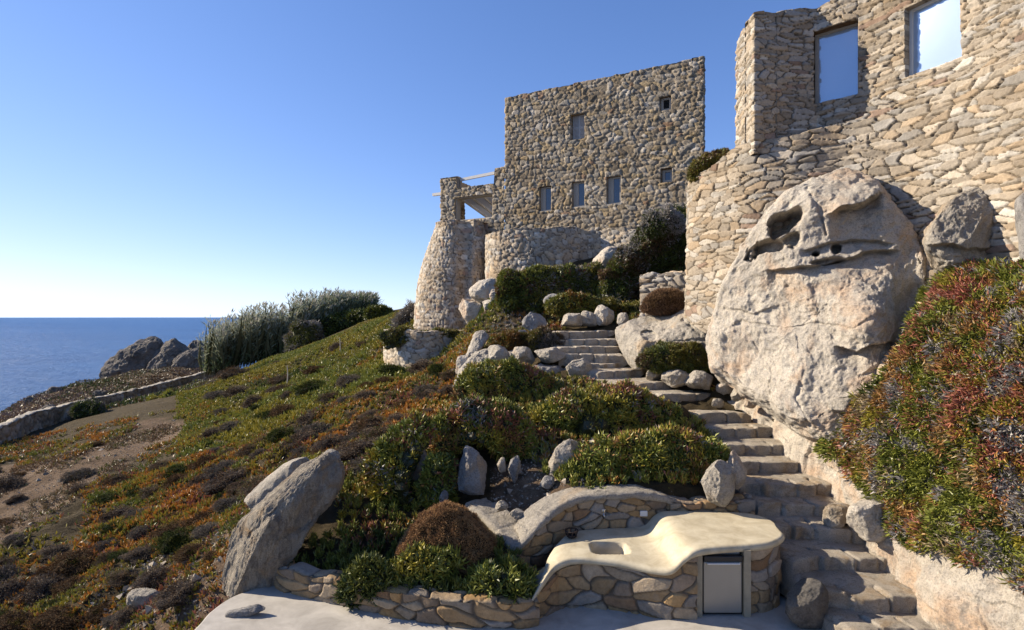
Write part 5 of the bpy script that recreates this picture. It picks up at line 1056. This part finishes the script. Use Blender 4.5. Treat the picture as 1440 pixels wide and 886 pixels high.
# swelling mounds of succulents in the planted bed, and hollows between them
MP = [(GRN * 1.35, .34), (YGR * 1.15, .28), (DGR * 1.3, .0), (RED, .0), (STR * np.array([1.1, .8, .5]), .08), (GRY * .9, -.12)]
for (pts, Yd, bl, sd, nlv, lab) in [
    ([(528, 700), (528, 645), (556, 610), (596, 596), (612, 606), (590, 630), (572, 660), (580, 690), (600, 716), (590, 745), (562, 752), (540, 735)], 10.1, .30, 441, 11000, 'green succulent ridge between the dark hollow and the narrow half buried rock'),
    ([(604, 640), (612, 598), (640, 572), (685, 560), (728, 572), (748, 604), (742, 645), (705, 640), (690, 622), (640, 624), (622, 645)], 10.9, .45, 442, 13000, 'dark green succulent mound overhanging the tall standing rock'),
    ([(596, 690), (600, 655), (622, 636), (640, 650), (638, 700), (618, 716)], 9.8, .15, 443, 4500, 'narrow tongue of succulents running down left of the tall standing rock'),
    ([(742, 618), (750, 580), (800, 552), (870, 548), (930, 566), (975, 596), (990, 622), (950, 618), (900, 606), (850, 606), (800, 612), (765, 640)], 11.7, .5, 444, 17000, 'broad succulent mound below the landing of the steps'),
    ([(806, 694), (806, 656), (840, 626), (900, 612), (975, 616), (1020, 640), (990, 656), (985, 700), (930, 716), (870, 704)], 9.75, .40, 445, 17000, 'large green succulent mound directly behind the arched coping'),
    ([(640, 560), (660, 522), (700, 508), (745, 520), (790, 545), (770, 566), (710, 568), (670, 580)], 13.8, .45, 446, 10000, 'succulent mound just under the pale curb stones')]:
    bush('succulent_mound', pts, Yd, bl, bl, sd, nlv, .115, .030, MP, lab, 'succulents', lump=.22, lumpsize=.42, spread=.42, up=.45, psize=.5)
# loose stones on the bare earth
def pebbles(name, label, poly, yr, n, r, seed, ur):
    rs = np.random.RandomState(seed); y = np.sqrt(rs.uniform(yr[0] ** 2, yr[1] ** 2, n)); x = (rs.uniform(*ur, n) - 720) / F * y; z = terrain_z(x, y); p = np.stack([x, y, z], -1); u_, v_ = UV(p)
    k = inpoly(u_, v_, poly); p = p[k]; n = len(p); rr = r * rs.uniform(.3, 1.0, n) ** 1.5 * (1 + 3.0 * (rs.uniform(size=n) < .03)); dirs = rs.normal(size=(n, 3)) * np.array([1, 1, .4])
    C = np.array([.40, .34, .27]) * rs.uniform(.6, 1.25, (n, 1)); V, f, c = leaf_mesh(p + np.array([0, 0, .2]) * rr[:, None] - nrm(dirs) * rr[:, None], dirs, rr * 2, rr * 1.5, C, 'spindle', 1.0, rs)
    tag(mk(name, V, [f], M['twig'], c, None, False), label, 'stones', None, 'stuff')
pebbles('loose_stones', 'loose stones strewn over the bare earth clearing at the left', [(-60, 660), (0, 640), (100, 630), (215, 585), (270, 592), (250, 625), (130, 690), (60, 745), (-60, 800)], (14, 30), 5000, .035, 601, (-60, 270))
pebbles('loose_stones', 'loose stones and grit on the steep earth beside the cement terrace', [(150, 800), (300, 740), (325, 760), (310, 840), (260, 890), (100, 890)], (7.6, 11), 2500, .035, 602, (100, 330))
pebbles('loose_stones', 'small stones on the brown soil hollow behind the arched coping', [(690, 640), (800, 640), (850, 690), (760, 740), (690, 730)], (8.6, 10.6), 1500, .025, 603, (690, 850))

# cushion shrubs on the slope: a few kinds, copied
def cushion(name, seed, pal, label, core):
    rs = np.random.RandomState(seed); n = 5200
    th = rs.uniform(0, 2 * np.pi, n); cz_ = rs.uniform(0, 1, n) ** 0.8; rr = np.sqrt(1 - cz_ ** 2 * 0.98); d = np.stack([np.cos(th) * rr, np.sin(th) * rr, cz_], -1)
    lum = 1 + 0.34 * noise(d * 1.8, seed) + 0.16 * noise(d * 5, seed + 1); sc_ = np.array([1, 1, 0.7]); p = d * lum[:, None] * sc_ * rs.uniform(.84, 1.08, (n, 1))
    V, f, c = leaf_mesh(p, d * sc_ + 0.6 * rs.normal(size=(n, 3)), 0.11 * rs.uniform(.6, 1.4, n), 0.022 * rs.uniform(.7, 1.4, n), mixpal(p, rs, seed, .5, pal), 'diamond', rs=rs)
    a = np.linspace(0, 2 * np.pi, 25)[:-1]; e = np.linspace(-.3, np.pi / 2, 10); A_, E_ = np.meshgrid(a, e, indexing='ij'); g = np.stack([np.cos(A_) * np.cos(E_), np.sin(A_) * np.cos(E_), np.sin(E_)], -1)
    g = g * (1 + 0.34 * noise(g * 1.8, seed) + 0.16 * noise(g * 5, seed + 1))[..., None] * sc_ * .86
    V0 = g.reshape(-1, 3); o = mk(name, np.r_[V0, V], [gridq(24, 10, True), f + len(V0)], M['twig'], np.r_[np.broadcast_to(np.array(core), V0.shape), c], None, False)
    return tag(o, label, 'shrub', 'cushion shrubs dotting the left slope')
PURP = np.array([.27, .20, .13])
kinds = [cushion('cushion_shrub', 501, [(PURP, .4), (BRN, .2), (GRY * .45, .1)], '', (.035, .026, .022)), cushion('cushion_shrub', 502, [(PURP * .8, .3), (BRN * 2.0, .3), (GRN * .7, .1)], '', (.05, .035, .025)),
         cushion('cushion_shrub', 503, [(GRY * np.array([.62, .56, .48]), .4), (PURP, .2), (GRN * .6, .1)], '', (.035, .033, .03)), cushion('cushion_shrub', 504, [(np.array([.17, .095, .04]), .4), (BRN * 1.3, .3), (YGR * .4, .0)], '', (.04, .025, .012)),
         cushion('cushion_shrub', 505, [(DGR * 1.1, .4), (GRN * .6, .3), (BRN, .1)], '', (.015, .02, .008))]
KN = ['purplish brown', 'dark brown', 'ashy grey', 'rusty', 'dark green']
zones = [('below the round planter wall', [(500, 520), (640, 520), (640, 600), (500, 600)], (14, 22), 16, (.3, .5)), ('below the reeds', [(290, 520), (520, 480), (500, 600), (290, 620)], (18, 38), 26, (.35, .62)),
         ('on the orange slope', [(230, 600), (520, 590), (500, 650), (300, 720), (150, 760), (150, 680)], (11, 20), 34, (.3, .55)), ('left of the leaning slab', [(150, 700), (330, 700), (310, 830), (250, 870), (120, 800)], (8.6, 13.5), 14, (.25, .45)),
         ('in the bottom left corner', [(-20, 760), (160, 760), (240, 890), (-20, 890)], (8.6, 14), 18, (.25, .5)), ('around the bare earth', [(-20, 640), (130, 600), (230, 640), (120, 760), (-20, 780)], (14, 27), 14, (.25, .5)),
         ('above the leaning slab', [(400, 590), (560, 600), (540, 680), (480, 660), (400, 650)], (11, 16), 9, (.3, .5))]
CL = {}; used = set(); rs = np.random.RandomState(77); placed = []
for (where, poly, (ya, yb), cnt, (ra, rb)) in zones:
    u0 = min(p[0] for p in poly); u1 = max(p[0] for p in poly); got = 0; tries = 0
    while got < cnt and tries < 4000:
        tries += 1; yy = rs.uniform(ya, yb); xx = (rs.uniform(u0, u1) - 720) / F * yy; zz = float(terrain_z(np.array([xx]), np.array([yy]))[0]); uu, vv = UV(np.array([xx, yy, zz]))
        if not inpoly(np.array([uu]), np.array([vv]), poly)[0]: continue
        r = rs.uniform(ra, rb) * (1 if yy < 20 else 1.25)
        if any((xx - a) ** 2 + (yy - b) ** 2 < (0.75 * (r + c)) ** 2 for a, b, c in placed): continue
        placed.append((xx, yy, r)); got += 1; k = rs.choice(5, p=[.32, .22, .16, .18, .12])
        o = kinds[k] if k not in used else kinds[k].copy()
        if k in used: COL.objects.link(o)
        used.add(k); s = r * rs.uniform(.62, 1.12); o.location = (xx, yy, zz - 0.08 * r); o.scale = (s * rs.uniform(.85, 1.3), s, s * rs.uniform(.7, 1.0)); o.rotation_euler = (0, 0, rs.uniform(0, 6.28))
        o['group'] = 'cushion shrubs ' + where; CL.setdefault((k, where), []).append((uu, o))
ORD = ['leftmost', 'second', 'third', 'fourth', 'fifth', 'sixth', 'seventh', 'eighth', 'ninth', 'tenth', 'eleventh', 'twelfth', 'thirteenth', 'fourteenth', 'fifteenth']
for (k, where), lst in CL.items():
    lst.sort(key=lambda t: t[0])
    for i, (uu, o) in enumerate(lst):
        o['label'] = ('%s cushion shrub %s' % (KN[k], where)) if len(lst) == 1 else ('leftmost %s cushion shrub %s' % (KN[k], where)) if i == 0 else ('%s %s cushion shrub from the left %s' % (ORD[i], KN[k], where))

# two thin stakes on the slope
for (ub, vb, vt_, Ys, lab) in [(404, 536, 514, 30, 'thin wooden stake standing on the green slope below the reeds'), (478, 500, 476, 33, 'thin stake standing in the green slope, nearer the planter wall')]:
    b_ = P(ub, vb + 3, Ys); m_ = MB(); m_.tube([b_, (b_ + P(ub, vt_, Ys)) / 2 + [.03, 0, 0], P(ub, vt_, Ys)], [.035, .03, .025], 6); tag(m_.build('stake', M['frame']), lab, 'stake')

# reed bed
rs = np.random.RandomState(88); ln = np.array([P(284, 531, 49), P(330, 520, 49), P(403, 503, 50), (-16.6, 53.5, -2.3) if False else P(444, 484, 54), P(488, 462, 60), P(525, 448, 66)]); NR = 1500
dd = np.r_[0, np.cumsum(np.linalg.norm(np.diff(ln, axis=0), axis=1))]; tt = rs.uniform(0, dd[-1], NR)
pb = np.stack([np.interp(tt, dd, ln[:, k]) for k in range(3)], -1); dep = rs.uniform(0, 1, NR) ** 1.0 * 5.0; pb = pb + np.stack([-0.25 * dep, dep, 0 * dep], -1); pb[:, 2] -= 0.1
hgt = np.interp(tt, dd, [3.6, 4.3, 4.5, 4.2, 3.6, 2.4]) * rs.uniform(.70, 1.16, NR) * (1 + .16 * noise(np.stack([tt / 1.6, 0 * tt, 0 * tt], -1), 5)) + dep * .12
lean = np.stack([rs.normal(.12, .12, NR), rs.normal(0, .1, NR), 0 * tt], -1); Bs, Ds, Ls, Ws, Cs = [], [], [], [], []
silv = np.array([.52, .54, .42]); gre = np.array([.15, .20, .07]); leftness = 1 - np.clip(tt / dd[-1] * 1.25, 0, 1)
for k in range(22):
    f_ = 0.10 + 0.90 * k / 21; base_ = pb + np.stack([lean[:, 0] * f_ * f_ * hgt, lean[:, 1] * f_ * hgt, f_ * hgt * .97], -1)
    a_ = rs.uniform(0, 2 * np.pi, NR); D = np.stack([np.cos(a_) + .15, np.sin(a_), rs.uniform(.3, 1.6, NR)], -1)
    Bs.append(base_); Ds.append(D); Ls.append(rs.uniform(.45, .85, NR)); Ws.append(rs.uniform(.035, .075, NR))
    mx = np.clip((f_ ** 1.4) * (.25 + .95 * leftness) + rs.uniform(-.25, .25, NR), 0, 1)[:, None]
    Cs.append(gre * (1 - mx) + silv * mx)
pl = pb + np.stack([lean[:, 0] * hgt, lean[:, 1] * hgt, hgt * .98], -1); pk = rs.uniform(size=NR) < .45
for k in range(3):
    Bs.append(pl[pk]); Ds.append(np.stack([rs.normal(.35, .2, pk.sum()), rs.normal(0, .2, pk.sum()), np.ones(pk.sum())], -1)); Ls.append(rs.uniform(.35, .6, pk.sum())); Ws.append(rs.uniform(.08, .14, pk.sum())); Cs.append(np.broadcast_to(np.array([.50, .47, .40]), (pk.sum(), 3)))
Bs.append(pb); Ds.append(lean + np.array([0, 0, 1.0])); Ls.append(hgt); Ws.append(np.full(NR, .04)); Cs.append(np.broadcast_to(np.array([.16, .15, .07]), (NR, 3)))
V, f, c = leaf_mesh(np.concatenate(Bs), np.concatenate(Ds), np.concatenate(Ls), np.concatenate(Ws), np.concatenate(Cs), 'diamond', 1.1, rs)
tag(mk('reed_bed', V, [f], M['reed'], c, None, False), 'dense stand of tall silvery green reeds on the skyline above the sea', 'reeds', None, 'stuff')
